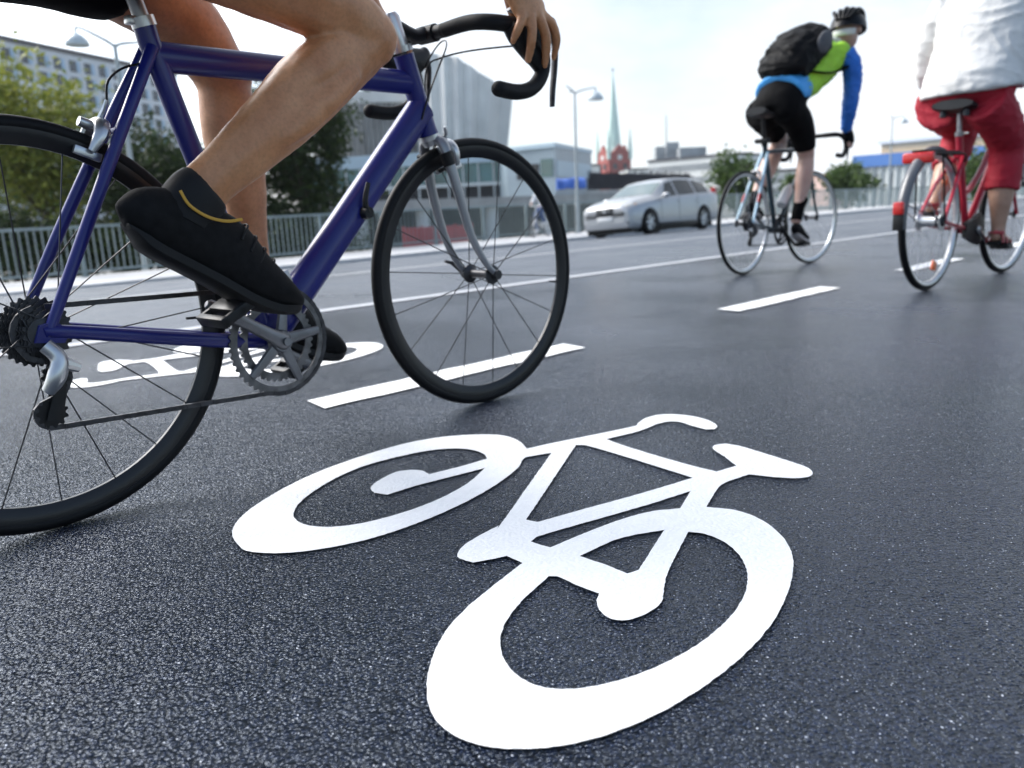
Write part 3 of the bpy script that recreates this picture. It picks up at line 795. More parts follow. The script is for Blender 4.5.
        mb.tube([V(.952, s*.210, .880), V(.975, s*.211, .868), V(1.008, s*.212, .852), V(1.040, s*.212, .828), V(1.056, s*.212, .800)], [(.017, .012), (.019, .026), (.0195, .034), (.019, .030), (.016, .014)], 14, side=(0, 1, 0), smooth=4)
        lv = mb.build('brake_lever', M_blkplast, hbar)
        mb = MB()
        mb.tube([V(1.098, s*.212, .892), V(1.108, s*.213, .862), V(1.102, s*.215, .81), V(1.091, s*.217, .76), V(1.086, s*.218, .722)], [(.010, .008), (.0095, .006), (.009, .005), (.008, .005), (.007, .0045)], 10, side=(0, 1, 0), smooth=5)
        mb.build('lever_blade', M_darksteel, lv)
    for s in (-1, 1):
        mb = MB(); mb.tube([V(.965, s*.2, .917), V(1.0, s*.21, .911), V(1.03, s*.212, .917)], [(.010, .003), (.011, .004), (.009, .003)], 8, side=(0, 1, 0)); mb.build('hood_inlay', M_steel, hbar)
    # cables
    mb = MB()
    mb.tube(bezpts(V(1.08, -.2, .86), V(1.02, -.09, .862), V(.985, -.02, .862), V(.955, .02, .845), 14), .0022, 6)
    mb.tube(bezpts(V(1.08, .2, .86), V(1.05, .1, .93), V(.99, .0, .90), V(.94, -.02, .85), 14), .0022, 6)
    mb.tube(bezpts(V(.955, .02, .845), V(.92, .035, .84), V(.91, .03, .78), V(.925, .02, .66), 14), .0022, 6)
    mb.tube(bezpts(V(.94, -.02, .85), V(.91, -.035, .82), V(.87, -.035, .76), V(.85, -.03, .70), 14), .0022, 6)
    mb.build('cable', M_blkplast, root)
    # brakes
    rd = (CR-AX).normalized()
    bc = brake_caliper(root, V(.926, 0, .640), V(-.35, 0, .93), M_alu, k=1.1)
    mb = MB(); mb.box(V(.934, -.03, .60), (.016, .006, .03), Matrix.Rotation(.35, 3, 'Y'), .002); mb.build('decal', M_label, bc)
    ra = (SC-A).normalized(); bp = A + V(.36, 0, .93).normalized()*.366
    brake_caliper(root, V(.128, 0, .662), V(.36, 0, .93), M_alu, k=1.05)
    mb = MB()   # cable run to the rear brake
    mb.tube([V(.161, -.022, .697), V(.168, -.022, .728), V(.20, -.018, .752), V(.25, -.02, .765)], .0022, 6, smooth=4); mb.build('cable', M_blkplast, root)
    # drivetrain
    ang = math.atan2(.085, -.147)
    crankset(root, BB, ang, [(.104, 50, 0), (.078, 38, .008)], M_crank, M_ring, armL=.17, pedal_yaw=(.5, .55))
    fr = (BB.x, 0, BB.z)
    P1, P2 = V(.010, -.043, .262), V(-.004, -.043, .205)
    top = arc((0, 0, RR), .040, math.pi*.53, math.pi*.53, 1, -.040)
    runs = [[V(.012, -.040, RR+.040), V(BB.x-.012, -.045, BB.z+.106)],
            arc((BB.x, 0, BB.z), .106, math.pi*.53, -math.pi*.56, 24, -.045),
            [V(BB.x-.03, -.045, BB.z-.1), V(.004, -.043, .180)],
            arc((P2.x, 0, P2.z), .024, -math.pi*.45, -math.pi*1.2, 10, -.043),
            [V(.02, -.043, .235)], arc((P1.x, 0, P1.z), .022, -math.pi*.2, math.pi*.5, 8, -.043),
            [V(-.03, -.04, .300)], arc((0, 0, RR), .040, -math.pi*.75, -math.pi*1.45, 12, -.040)]
    make_chain(root, runs)
    mb = MB()
    mb.tube([V(-.006, -.07, .318), V(.008, -.078, .296), V(.0, -.080, .268), V(-.012, -.070, .246)], [(.012, .012), (.014, .013), (.016, .014), (.011, .01)], 12, smooth=4)
    mb.tube([V(.012, -.078, .288), V(.036, -.074, .276)], [.012, .008], 10)
    rdl = mb.build('rear_derailleur', M_alu, root)
    mb = MB()
    for y in (-.053, -.034): mb.tube([P1+V(0, y+.043, .014), P1.lerp(P2, .5)+V(.006, y+.043, 0), P2+V(0, y+.043, -.012)], [(.002, .012), (.002, .010), (.002, .012)], 8, side=(0, 1, 0))
    mb.build('pulley_cage', M_blkplast, rdl)
    mb = MB(); gear(mb, P1, .018, 11, .007, .005); gear(mb, P2, .020, 11, .007, .005); mb.build('pulley', M_blkplast, rdl)
    mb = MB(); mb.tube([V(.40, -.03, .385), V(.405, -.045, .37), V(.42, -.052, .375)], [.01, .009, .006], 8); mb.box((.425, -.045, .372), (.07, .012, .03), Matrix.Rotation(-.35, 3, 'Y'), .003)
    mb.build('front_derailleur', M_steel, root)
    # shift lever on the down tube
    dt = (HB-BB).normalized(); nn = V(-dt.z, 0, dt.x); c0 = BB+dt*.345
    mb = MB(); mb.lathe([(0, -.046), (.012, -.046), (.014, -.036), (.014, .036), (.012, .046), (0, .046)], c0+nn*.012, (0, 1, 0), 16)
    mb.tube([c0+nn*.012+V(0, -.040, 0), c0+nn*.035+dt*.012+V(0, -.042, 0), c0+nn*.055+dt*.045+V(0, -.043, 0)], [.007, .006, .005], 8, smooth=3); mb.build('shift_lever', M_blkplast, root)
    return root
bike1 = blue_bike()

# ------------------------------------------------------------------ the dark racing bicycle (backpack cyclist)
def teal_bike():
    root = empty('bicycle', (B2[0], B2[1], 0), B2[2])
    tag(root, 'dark road bicycle with pale blue stays under the cyclist with the black backpack', 'bicycle', 'bicycles on the cycle lanes')
    RR = .335; WB = .996; BB = V(.43, 0, .272); SC = V(.262, 0, .80); ST = V(.25, 0, .84); HT, HB = V(.80, 0, .85), V(.85, 0, .70); A = V(0, 0, RR); AX = V(WB, 0, RR)
    f = MB()
    f.tube([BB, SC, ST], [.018, .017, .0175], 14); f.tube([SC+V(0, 0, -.01), HT+V(.008, 0, -.03)], .0155, 14); f.tube([BB, HB+V(0, 0, .03)], .019, 14)
    f.tube([HT, HB], .02, 14); f.lathe([(0, -.034), (.022, -.034), (.022, .034), (0, .034)], BB, (0, 1, 0), 16)
    for s in (-1, 1): f.tube([BB+V(-.01, s*.02, 0), A+V(0, s*.062, 0)], [.011, .008], 10)
    fr = f.build('frame', M_teal, root)
    mb = MB()
    for s in (-1, 1):
        mb.tube([SC+V(0, s*.017, -.01), A.lerp(SC, .5)+V(0, s*.045, 0), A+V(0, s*.062, 0)], [.0105, .010, .0085], 10)
    mb.build('seat_stay', M_ice, root)
    for s in (-1, 1):
        mb = MB(); mb.tube([A.lerp(SC, .28)+V(0, s*.0555, 0), A.lerp(SC, .40)+V(0, s*.0505, 0)], .0108, 10); mb.build('stay_decal', M_label, root)
    mb = MB(); mb.tube([ST, V(.215, 0, 1.01)], .0136, 12); mb.build('seat_post', M_blkplast, root)
    mb = MB(); mb.tube([ST+V(0, 0, -.008), ST+V(-.003, 0, .01)], .021, 14); mb.box(ST+V(-.03, 0, .02), (.05, .10, .03), None, .01); mb.build('rear_lamp_bracket', M_blkplast, root)
    saddle_mesh((.25, 0, 1.035), .27, .135).build('saddle', M_saddle, root, angle=60)
    rw = make_wheel((0, 0, RR), RR, .0125, .018, 24, .13, root, M_silverrim, M_spokeb, rear=True, cross=.9, spr=.0010)
    mb = MB()
    for i, r_ in enumerate((.026, .030, .034, .038, .042, .046, .050)): gear(mb, (0, -.05+i*.0055, 0), r_, 14+i*2, .0019, .012)
    mb.build('cassette', M_darksteel, rw)
    make_wheel((WB, 0, RR), RR, .0125, .018, 24, .1, root, M_silverrim, M_spokeb, R(-7.8), spr=.0010)
    mb = MB(); CR = V(.868, 0, .672); mb.tube([HB, CR], .019, 12)
    for s in (-1, 1): mb.tube([CR+V(0, s*.012, 0), CR+V(.01, s*.04, -.02), CR.lerp(AX, .6)+V(-.016, s*.047, -.012), AX+V(0, s*.052, 0)], [.012, .012, .009, .007], 10, smooth=3)
    mb.build('fork', M_teal, root)
    SB = V(.885, 0, .905)
    mb = MB(); mb.tube([HT, HT+V(-.02, 0, .06)], .017, 12); mb.tube([HT+V(-.015, 0, .045), SB], .015, 12); mb.build('stem', M_blkplast, root)
    mb = MB(); mb.tube([SB+V(0, -.15, 0), SB+V(0, .15, 0)], .015, 12); hb = mb.build('handlebar', M_blkplast, root)
    for s in (-1, 1):
        mb = MB(); mb.tube([SB+V(0, s*.12, 0), V(.90, s*.19, .906), V(.97, s*.207, .90), V(1.035, s*.21, .87), V(1.05, s*.21, .81), V(1.0, s*.212, .765), V(.90, s*.215, .765)], .0162, 12, smooth=4); mb.build('bar_tape', M_tape, hb)
        mb = MB(); mb.tube([V(1.0, s*.208, .90), V(1.06, s*.21, .90), V(1.095, s*.21, .915)], [(.016, .016), (.016, .022), (.012, .016)], 10, side=(0, 1, 0)); mb.tube([V(1.085, s*.21, .89), V(1.09, s*.212, .82), V(1.07, s*.214, .74)], [.008, .007, .005], 8, smooth=3); mb.build('brake_lever', M_blkplast, hb)
    crankset(root, BB, math.atan2(-.105, .135), [(.1, 48, 0), (.077, 38, .008)], M_blkplast, M_darksteel, pedal_yaw=(.1, .5))
    make_chain(root, [[V(.01, -.04, RR+.042), V(BB.x, -.045, BB.z+.102)], arc((BB.x, 0, BB.z), .102, math.pi*.5, -math.pi*.55, 16, -.045), [V(.01, -.043, .19)], arc((.0, 0, .21), .022, -math.pi*.45, -math.pi*1.2, 8, -.043), [V(.02, -.043, .26), V(-.03, -.04, .30)], arc((0, 0, RR), .042, -math.pi*.75, -math.pi*1.45, 10, -.04)])
    mb = MB(); mb.tube([V(0, -.07, .32), V(.008, -.078, .28), V(-.004, -.06, .25)], [.014, .017, .012], 10, smooth=3); rdl = mb.build('rear_derailleur', M_darksteel, root)
    mb = MB(); gear(mb, (.01, -.043, .262), .018, 11, .007, .005); gear(mb, (0, -.043, .21), .02, 11, .007, .005); mb.tube([V(.01, -.052, .27), V(0, -.052, .2)], [(.002, .012), (.002, .012)], 8, side=(0, 1, 0)); mb.build('pulley', M_blkplast, rdl)
    brake_caliper(root, V(.115, 0, .665), V(.33, 0, .94), M_steel); brake_caliper(root, V(.888, 0, .66), V(-.35, 0, .93), M_steel)
    dt = (HB-BB).normalized(); c0 = BB+dt*.26+V(-dt.z, 0, dt.x)*.06
    mb = MB(); mb.tube([c0-dt*.09, c0-dt*.085, c0+dt*.05, c0+dt*.075, c0+dt*.085, c0+dt*.10], [.03, .036, .036, .028, .015, .015], 14); mb.build('water_bottle', M_white, root)
    return root
bike2 = teal_bike()

# ------------------------------------------------------------------ the red city bicycle
def red_bike():
    root = empty('bicycle', (B3[0], B3[1], 0), B3[2])
    tag(root, 'red city bicycle with black rear rack and big red reflector at the right edge', 'bicycle', 'bicycles on the cycle lanes')
    RR = .345; WB = 1.085; BB = V(.47, 0, .285); A = V(0, 0, RR); AX = V(WB, 0, RR)
    SC = V(.305, 0, .70); ST = V(.288, 0, .775); HT, HB = V(.83, 0, .93), V(.88, 0, .77)
    f = MB()
    f.tube([BB, SC, ST], [.018, .018, .0185], 14)
    f.tube([SC.lerp(BB, .55), V(.5, 0, .505), V(.66, 0, .62), V(.78, 0, .77), HT+V(.015, 0, -.05)], [.0165, .0165, .0165, .0165, .0165], 14, smooth=4)
    f.tube([BB, V(.58, 0, .40), V(.74, 0, .58), HB+V(-.004, 0, .02)], [.02, .02, .02, .02], 14, smooth=4)
    f.tube([HT, HB], .021, 14); f.lathe([(0, -.036), (.024, -.036), (.024, .036), (0, .036)], BB, (0, 1, 0), 16)
    for s in (-1, 1):
        f.tube([BB+V(-.01, s*.03, 0), V(.2, s*.055, .31), A+V(0, s*.065, -.004)], [.012, .011, .010], 10)
        f.tube([SC+V(0, s*.018, -.04), A.lerp(SC, .5)+V(0, s*.05, 0), A+V(0, s*.065, 0)], [.010, .010, .009], 10)
    f.build('frame', M_red, root)
    mb = MB(); mb.tube([ST, V(.268, 0, .875)], .0136, 12); mb.build('seat_post', M_alu, root)
    mb = MB(); mb.tube([ST+V(0, 0, -.01), ST+V(-.003, 0, .01)], .022, 14); mb.tube([ST+V(.0, -.01, 0), ST+V(-.02, -.05, .0)], .005, 8); mb.build('seat_clamp', M_steel, root)
    sd = saddle_mesh((.295, 0, .905), .26, .20).build('saddle', M_saddle, root, angle=60)
    mb = MB()
    for s in (-1, 1): mb.tube([(.19, s*.05, .88), (.22, s*.03, .865), (.36, s*.02, .865), (.40, s*.008, .885)], .0045, 8, smooth=3)
    for s in (-1, 1): mb.lathe([(0, 0), (.016, 0), (.018, .01), (.016, .02), (.018, .03), (0, .035)], (.205, s*.055, .855), (0, 0, 1), 12)
    mb.build('saddle_springs', M_darksteel, sd)
    rw = make_wheel((0, 0, RR), RR, .0175, .016, 28, .13, root, M_silverrim, M_spokeb, rear=True, cross=.8, hub_r=.035, hub_m=M_alu, spr=.0011)
    for q in ((.05, -.012, -.225), (.12, -.012, .2)):
        mb = MB(); mb.box(q, (.055, .012, .05), Matrix.Rotation(.3, 3, 'Y'), .006); mb.build('spoke_reflector', M_orange, rw)
    mb = MB(); gear(mb, (0, -.05, 0), .036, 18, .004, .02); mb.lathe([(0, -.07), (.02, -.07), (.03, -.055), (.03, -.03), (0, -.03)], (0, 0, 0), (0, 1, 0), 18); mb.build('hub_gear', M_darksteel, rw)
    fw_ = make_wheel((WB, 0, RR), RR, .0175, .016, 28, .1, root, M_silverrim, M_spokeb, R(-4), spr=.0011)
    # mudguards
    def guard(c, a0, a1, tail):
        mb = MB(); rings = []
        for i in range(25):
            a = a0+(a1-a0)*i/24; e = V(math.cos(a), 0, math.sin(a)); ring = []
            for k in range(9):
                b = -1+2*k/8; ring.append(Vector(c)+e*(RR+.022-.018*b*b)+V(0, .029*b, 0))
            for k in range(8, -1, -1):
                b = -1+2*k/8; ring.append(Vector(c)+e*(RR+.019-.018*b*b)+V(0, .027*b, 0))
            rings.append(ring)
        mb.loft(rings)
        for s in (-1, 1): mb.tube([Vector(c)+V(0, s*.06, 0), Vector(c)+V(math.cos(a1*.85+a0*.15), 0, math.sin(a1*.85+a0*.15))*(RR+.01)+V(0, s*.028, 0)], .0025, 6)
        return mb.build('mudguard', M_fender, root, angle=50)
    g = guard((0, 0, RR), R(60), R(184), True)
    mb = MB(); mb.box((-RR-.030, 0, RR+.075), (.022, .052, .06), None, .008); mb.build('tail_reflector', M_refl, g)
    mb = MB(); mb.box((-RR-.028, 0, RR+.01), (.012, .05, .075), None, .004); mb.build('mud_flap', M_blkplast, g)
    guard((WB, 0, RR), R(25), R(150), False)
    # rack with its broad reflector
    mb = MB()
    for s in (-1, 1):
        mb.tube([V(.30, s*.03, .635), V(.22, s*.055, .672), V(-.17, s*.06, .672)], .0055, 8, smooth=3)
        mb.tube([V(-.06, s*.06, .670), V(-.01, s*.072, RR)], .005, 8)
    for x in (-.17, -.05, .08, .2): mb.tube([V(x, -.06, .672), V(x, .06, .672)], .005, 8)
    mb.tube([V(.2, 0, .674), V(-.17, 0, .674)], .005, 8); mb.box((.02, 0, .684), (.42, .07, .010), None, .003)
    rk = mb.build('rack', M_blkplast, root)
    mb = MB(); mb.box((-.19, 0, .652), (.03, .15, .052), None, .012); mb.build('rack_reflector', M_refl, rk)
    # chain guard and crank
    mb = MB(); mb.prism([(-.04, .06), (.03, .085), (.085, .05), (.085, -.05), (.03, -.085), (-.04, -.07), (-.16, -.035), (-.16, .04)], (BB.x, -.062, BB.z), (1, 0, 0), (0, 0, 1), (0, 1, 0), .022); mb.build('chain_guard', M_blkplast, root, angle=30)
    crankset(root, BB, math.atan2(-.10, .137), [(.075, 38, 0)], M_alu, M_steel, pedal_yaw=(.0, .3), yq=.078)
    mb = MB(); CR = V(.895, 0, .725); mb.tube([HB, CR], .019, 12)
    for s in (-1, 1): mb.tube([CR+V(0, s*.014, 0), CR+V(.008, s*.045, -.02), CR.lerp(AX, .6)+V(-.012, s*.05, 0), AX+V(0, s*.055, 0)], [.014, .014, .011, .009], 10, smooth=3)
    mb.build('fork', M_red, root)
    mb = MB(); mb.tube([HT, HT+V(-.035, 0, .10), HT+V(-.02, 0, .12)], [.014, .014, .013], 10); mb.build('stem', M_alu, root)
    SB = HT+V(-.02, 0, .12)
    mb = MB(); mb.tube([V(.62, -.29, SB.z-.01), V(.72, -.28, SB.z+.0), V(.80, -.2, SB.z+.01), V(.81, 0, SB.z), V(.80, .2, SB.z+.01), V(.72, .28, SB.z), V(.62, .29, SB.z-.01)], .0115, 10, smooth=4); hb = mb.build('handlebar', M_alu, root)
    for s in (-1, 1):
        mb = MB(); mb.tube([V(.61, s*.29, SB.z-.011), V(.71, s*.281, SB.z)], .017, 12); mb.build('grip', M_blkplast, hb)
    return root
bike3 = red_bike()
# ================================================================== PEOPLE
def skin(name, c, c2):
    m = mat(name, c, .42, var=.1, vscale=14, bump=.22, bscale=240, sss=.08, col2=c2, spec=.5, rvar=.12)
    # blotches, freckles and fine hairs in the skin itself
    nt = m.node_tree; N, L = nt.nodes, nt.links; b = N['Principled BSDF']; tc = next(n for n in N if n.type == 'TEX_COORD')
    old = b.inputs['Base Color'].links[0].from_socket
    v = N.new('ShaderNodeTexNoise'); v.inputs['Scale'].default_value = 150; v.inputs['Detail'].default_value = 3; L.new(tc.outputs['Object'], v.inputs['Vector'])
    r_ = N.new('ShaderNodeMapRange'); r_.inputs['From Min'].default_value = .42; r_.inputs['From Max'].default_value = .70; r_.inputs['To Min'].default_value = 1.0; r_.inputs['To Max'].default_value = .84; L.new(v.outputs['Fac'], r_.inputs['Value'])
    v2 = N.new('ShaderNodeTexNoise'); v2.inputs['Scale'].default_value = 5; v2.inputs['Detail'].default_value = 4; L.new(tc.outputs['Object'], v2.inputs['Vector'])
    mx = N.new('ShaderNodeMix'); mx.data_type = 'RGBA'; mx.blend_type = 'MULTIPLY'
    r2 = N.new('ShaderNodeMapRange'); r2.inputs['From Min'].default_value = .4; r2.inputs['From Max'].default_value = .7; r2.inputs['To Min'].default_value = 0; r2.inputs['To Max'].default_value = .8; L.new(v2.outputs['Fac'], r2.inputs['Value'])
    L.new(r2.outputs['Result'], mx.inputs['Factor']); L.new(old, mx.inputs[6]); mx.inputs[7].default_value = (1.0, .86, .78, 1)
    sc_ = N.new('ShaderNodeVectorMath'); sc_.operation = 'SCALE'; L.new(mx.outputs[2], sc_.inputs[0]); L.new(r_.outputs['Result'], sc_.inputs['Scale']); L.new(sc_.outputs[0], b.inputs['Base Color'])
    return m
M_skin1 = skin('tanned_skin', (.54, .235, .100), (.65, .325, .160))
M_skin2 = skin('pale_skin', (.56, .36, .29), (.64, .44, .36))
M_skin3 = skin('warm_skin', (.50, .29, .20), (.58, .36, .26))
M_hair1 = mat('brown_hair', (.05, .03, .02), .6, var=.4, vscale=60, bump=.5, bscale=90)
M_hair3 = mat('fair_hair', (.36, .24, .12), .6, var=.3, vscale=60, bump=.5, bscale=90)
M_eye = mat('eye', (.75, .74, .72), .2, var=.02)
M_shorts = mat('black_lycra', (.0035, .0035, .004), .75, var=.2, vscale=18, bump=.1, bscale=90, spec=.08)
M_shoe = mat('black_mesh_shoe', (.0065, .0065, .007), .7, var=.45, vscale=70, bump=.4, bscale=160, spec=.15)
M_sole = mat('black_shoe_sole', (.0045, .0045, .005), .6, var=.3, vscale=40, spec=.3)
M_gold = mat('gold_piping', (.55, .30, .03), .5, var=.1)
M_jersey = mat('grey_jersey', (.10, .11, .13), .75, var=.1, bump=.1, bscale=90)
M_lime = mat('lime_hi_vis_fabric', (.38, .72, .045), .65, var=.10, vscale=9, bump=.25, bscale=22)
M_bluej = mat('bright_blue_fabric', (.015, .16, .62), .6, var=.14, vscale=9, bump=.25, bscale=22)
M_skyhem = mat('sky_blue_fabric', (.06, .36, .78), .6, var=.08, vscale=9)
M_grey = mat('reflective_grey_tape', (.42, .43, .42), .4, var=.1)
M_pack = mat('black_pack_nylon', (.0035, .0035, .004), .6, var=.3, vscale=14, bump=.35, bscale=26, spec=.12)
M_packg = mat('charcoal_mesh_pocket', (.075, .077, .085), .7, var=.25, vscale=22, bump=.3, bscale=70)
M_helmet = mat('black_helmet_shell', (.004, .004, .0045), .35, var=.2, vscale=9, spec=.2)
M_wjacket = mat('white_jacket_cotton', (.76, .745, .71), .8, var=.04, vscale=5, bump=.45, bscale=14)
M_capri = mat('raspberry_trousers', (.38, .008, .025), .75, var=.12, vscale=9, bump=.5, bscale=22)
M_sandal = mat('red_leather_strap', (.36, .03, .04), .5, var=.2, vscale=30)
M_jeans = mat('blue_denim', (.06, .10, .20), .8, var=.25, vscale=20)
M_wshirt = mat('white_shirt', (.78, .79, .8), .75, var=.05, vscale=8)

Y_ = (0, 1, 0)
def head_into(mb, c, f, k=1.0):
    """skull, jaw, brow, nose, ears and chin around c; f = the way the face looks"""
    f = Vector(f).normalized(); sd = V(0, 0, 1).cross(f).normalized(); u = f.cross(sd)
    M = Matrix((f, sd, u)).transposed(); c = Vector(c)
    P = lambda a, b, d: c + f*(a*k) + sd*(b*k) + u*(d*k)
    mb.ball(P(-.008, 0, .030), (.098*k, .076*k, .088*k), M)
    mb.ball(P(.020, 0, -.045), (.066*k, .058*k, .070*k), M)
    mb.ball(P(.056, 0, -.092), (.024*k, .026*k, .020*k), M)
    mb.tube([P(.080, 0, .012), P(.102, 0, -.022), P(.098, 0, -.032)], [.008*k, .014*k, .011*k], 8)
    mb.tube([P(.078, -.034, .026), P(.086, 0, .022), P(.078, .034, .026)], .010*k, 8)
    mb.tube([P(.078, -.022, -.060), P(.090, 0, -.058), P(.078, .022, -.060)], .008*k, 8)
    for s in (-1, 1):
        mb.ball(P(-.006, s*.078, -.006), (.020*k, .008*k, .032*k), M)
    return P, M
def eyes(P, M, k, parent):
    for s in (-1, 1):
        mb = MB(); mb.ball(P(.074, s*.031, .004), (.012*k, .014*k, .010*k), M, 10, 8); mb.build('eye', M_eye, parent)

def wrinkle(a, sc_, seed=0.0):
    return lambda p: a*(noise.noise(Vector(p)*sc_ + V(seed, 0, 0)) + .5*noise.noise(Vector(p)*sc_*2.3 + V(seed, 3, 0)))
def folds(a, sc_, seed=0.0):
    """sharp-edged cloth folds: ridged noise stretched along the drape"""
    def f(p):
        q = V(p[0]*sc_, p[1]*sc_*1.15, p[2]*sc_*1.9) + V(seed, seed*2, 0)
        w = noise.noise(q*.6)*1.3; r_ = 1-abs(noise.noise(q+V(w, w, w)))*2.2; r2 = 1-abs(noise.noise(q*2.1+V(w, 5, 0)))*2.2
        return a*(max(0, r_)**2 - .35 + .4*max(0, r2)**2)
    return f

def shoe(parent, pts, rad, mats=(None, None), stripe=None, nm='shoe'):
    """pts (x, y, z) heel to toe, rad (half width, half height); plus a darker sole strip under it"""
    mb = MB(); mb.tube(pts, rad, 18, side=Y_, smooth=4)
    o = mb.build(nm, mats[0] or M_shoe, parent, angle=60)
    P, Q = catmull([Vector(p) for p in pts], rad, 3)
    mb = MB(); rings = []
    for i, p in list(enumerate(P))[3:-1]:
        T = (P[min(i+1, len(P)-1)]-P[max(i-1, 0)]).normalized(); B = T.cross(V(0, 1, 0)).normalized()
        if B.z > 0: B = -B
        c = p + B*(Q[i][1]*.90); w = Q[i][0]*.93; tk = min(1, (i-2)/5, (len(P)-1-i)/4+.2)
        rings.append([c+V(0, w*a, 0)+B*(b*tk) for a, b in ((-1, -.010), (1, -.010), (1.03, .003), (.8, .009), (-.8, .009), (-1.03, .003))])
    mb.loft(rings); mb.build('sole', mats[1] or M_sole, o, angle=40)
    return o, P, Q

# ---------------------------------------------------------------- rider of the blue bicycle
def rider1():
    mb = MB()
    yR, yL = -.150, .120
    # right leg (bent, knee forward and up)
    mb.tube([(.06, -.085, .985), (.16, -.11, .965), (.31, -.135, .932), (.45, -.148, .893), (.54, -.15, .864), (.604, -.15, .834), (.632, -.15, .817)],
            [(.085, .088), (.088, .092), (.080, .083), (.068, .073), (.058, .064), (.052, .057), (.032, .035)], 22, side=Y_, smooth=4)
    mb.ball((.617, -.150, .826), (.056, .050, .056)); mb.ball((.648, -.152, .836), (.027, .025, .031))
    Ms = Matrix.Rotation(math.atan2(.288, .39)*-1, 3, 'Y')
    mb.ball((.482, -.172, .756), (.125, .032, .040), Ms); mb.ball((.470, -.124, .750), (.120, .030, .040), Ms)      # the two calf heads
    mb.ball((.462, -.186, .690), (.125, .024, .028), Ms); mb.tube([(.655, -.15, .815), (.610, -.152, .770), (.52, -.155, .700)], [.016, .016, .012], 10, smooth=3)      # shin muscle and tendon
    mb.tube([(.39, -.150, .700), (.31, -.150, .636), (.245, -.149, .588), (.185, -.147, .540)], [.022, .017, .013, .013], 10, smooth=3)      # heel tendon
    mb.tube([(.622, -.15, .826), (.575, -.15, .798), (.500, -.15, .746), (.428, -.15, .690), (.345, -.15, .625), (.275, -.149, .572), (.232, -.147, .538), (.205, -.145, .512), (.196, -.144, .49)],
            [(.046, .050), (.046, .056), (.050, .064), (.050, .062), (.044, .052), (.036, .043), (.034, .042), (.036, .046), (.034, .04)], 22, side=Y_, smooth=4)
    mb.ball((.228, -.176, .535), (.016, .009, .016))
    mb.tube([(.185, -.145, .50), (.25, -.142, .445), (.33, -.14, .37)], [(.03, .035), (.036, .03), (.036, .02)], 14, side=Y_)
    # left leg (pedal forward and low)
    mb.tube([(.07, .085, .985), (.17, .105, .968), (.29, .118, .925), (.385, .12, .872), (.440, .12, .802), (.452, .12, .765)],
            [(.085, .088), (.086, .090), (.078, .078), (.066, .068), (.056, .058), (.05, .05)], 22, side=Y_, smooth=4)
    mb.ball((.466, .12, .782), (.05, .048, .055))
    mb.tube([(.455, .12, .79), (.458, .12, .735), (.463, .12, .67), (.470, .12, .60), (.478, .12, .50), (.480, .12, .42), (.480, .12, .37), (.478, .12, .34)],
            [(.046, .05), (.05, .054), (.053, .060), (.050, .055), (.036, .040), (.031, .035), (.034, .040), (.033, .038)], 22, side=Y_, smooth=4)
    mb.tube([(.47, .12, .35), (.55, .12, .275), (.63, .12, .215)], [(.03, .035), (.036, .03), (.036, .018)], 14, side=Y_)
    # trunk, neck, arms
    mb.tube([(.04, 0, .965), (.10, 0, 1.03), (.24, 0, 1.17), (.40, 0, 1.32), (.53, 0, 1.42), (.60, 0, 1.47), (.64, 0, 1.50)],
            [(.13, .10), (.155, .115), (.14, .10), (.165, .115), (.175, .11), (.12, .08), (.06, .06)], 24, side=Y_, smooth=4)
    mb.tube([(.60, 0, 1.46), (.68, 0, 1.56), (.70, 0, 1.62)], [.06, .055, .055], 16)
    P, M = head_into(mb, (.735, 0, 1.66), (1, 0, -.15))
    for s in (-1, 1):
        mb.ball((.565, s*.17, 1.44), (.07, .06, .07))
        mb.tube([(.565, s*.185, 1.44), (.655, s*.215, 1.345), (.765, s*.245, 1.235), (.80, s*.246, 1.20)], [(.05, .054), (.046, .05), (.040, .043), (.038, .04)], 18, side=Y_, smooth=4)
        mb.tube([(.785, s*.246, 1.215), (.835, s*.242, 1.145), (.90, s*.230, 1.05), (.932, s*.221, .992), (.948, s*.22, .968)], [(.039, .042), (.040, .044), (.031, .034), (.025, .029), (.024, .030)], 18, side=Y_, smooth=4)
        # hand lying over the brake hood: palm, five fingers bent round it
        mb.tube([(0.939, s*.220, .978), (0.962, s*.225, .955), (0.984, s*.232, .930), (1.000, s*.238, .908), (1.006, s*.240, .896)], [(.020, .031), (.022, .038), (.021, .045), (.017, .046), (.010, .040)], 16, side=Y_, smooth=4)
        fing = [([(.968, s*.237, .918), (.960, s*.243, .890), (.950, s*.237, .866), (.952, s*.222, .848)], .0102),
                ([(.988, s*.241, .912), (.987, s*.248, .872), (.986, s*.243, .838), (.992, s*.229, .812)], .0112),
                ([(1.008, s*.241, .908), (1.028, s*.248, .876), (1.038, s*.244, .842), (1.048, s*.231, .808)], .0114),
                ([(1.024, s*.236, .912), (1.060, s*.243, .894), (1.082, s*.239, .862), (1.088, s*.225, .828)], .0108)]
        for pts, r in fing:
            mb.ball(pts[0], r*1.25, None, 12, 8)
            mb.tube(pts, [r*1.12, r*1.04, r*.98, r*.72], 12, smooth=4); mb.ball(pts[-1], r*.76, None, 12, 8); mb.ball(pts[1], r*1.08, None, 12, 8)
        mb.tube([(0.954, s*.214, .962), (0.978, s*.194, .940), (1.000, s*.183, .915), (1.018, s*.182, .892)], [.015, .0125, .0105, .008], 12, smooth=4); mb.ball((1.018, s*.182, .892), .0085, None, 12, 8)
    body = remesh('person', mb, .0052, M_skin1, iters=3, displace=wrinkle(.0012, 28))
    body.location = (B1[0], B1[1], 0); body.rotation_euler = (0, 0, B1[2])
    tag(body, 'tanned cyclist in black shorts and black shoes riding the blue bicycle, cropped above the hips', 'person', 'cyclists riding on the cycle lanes')
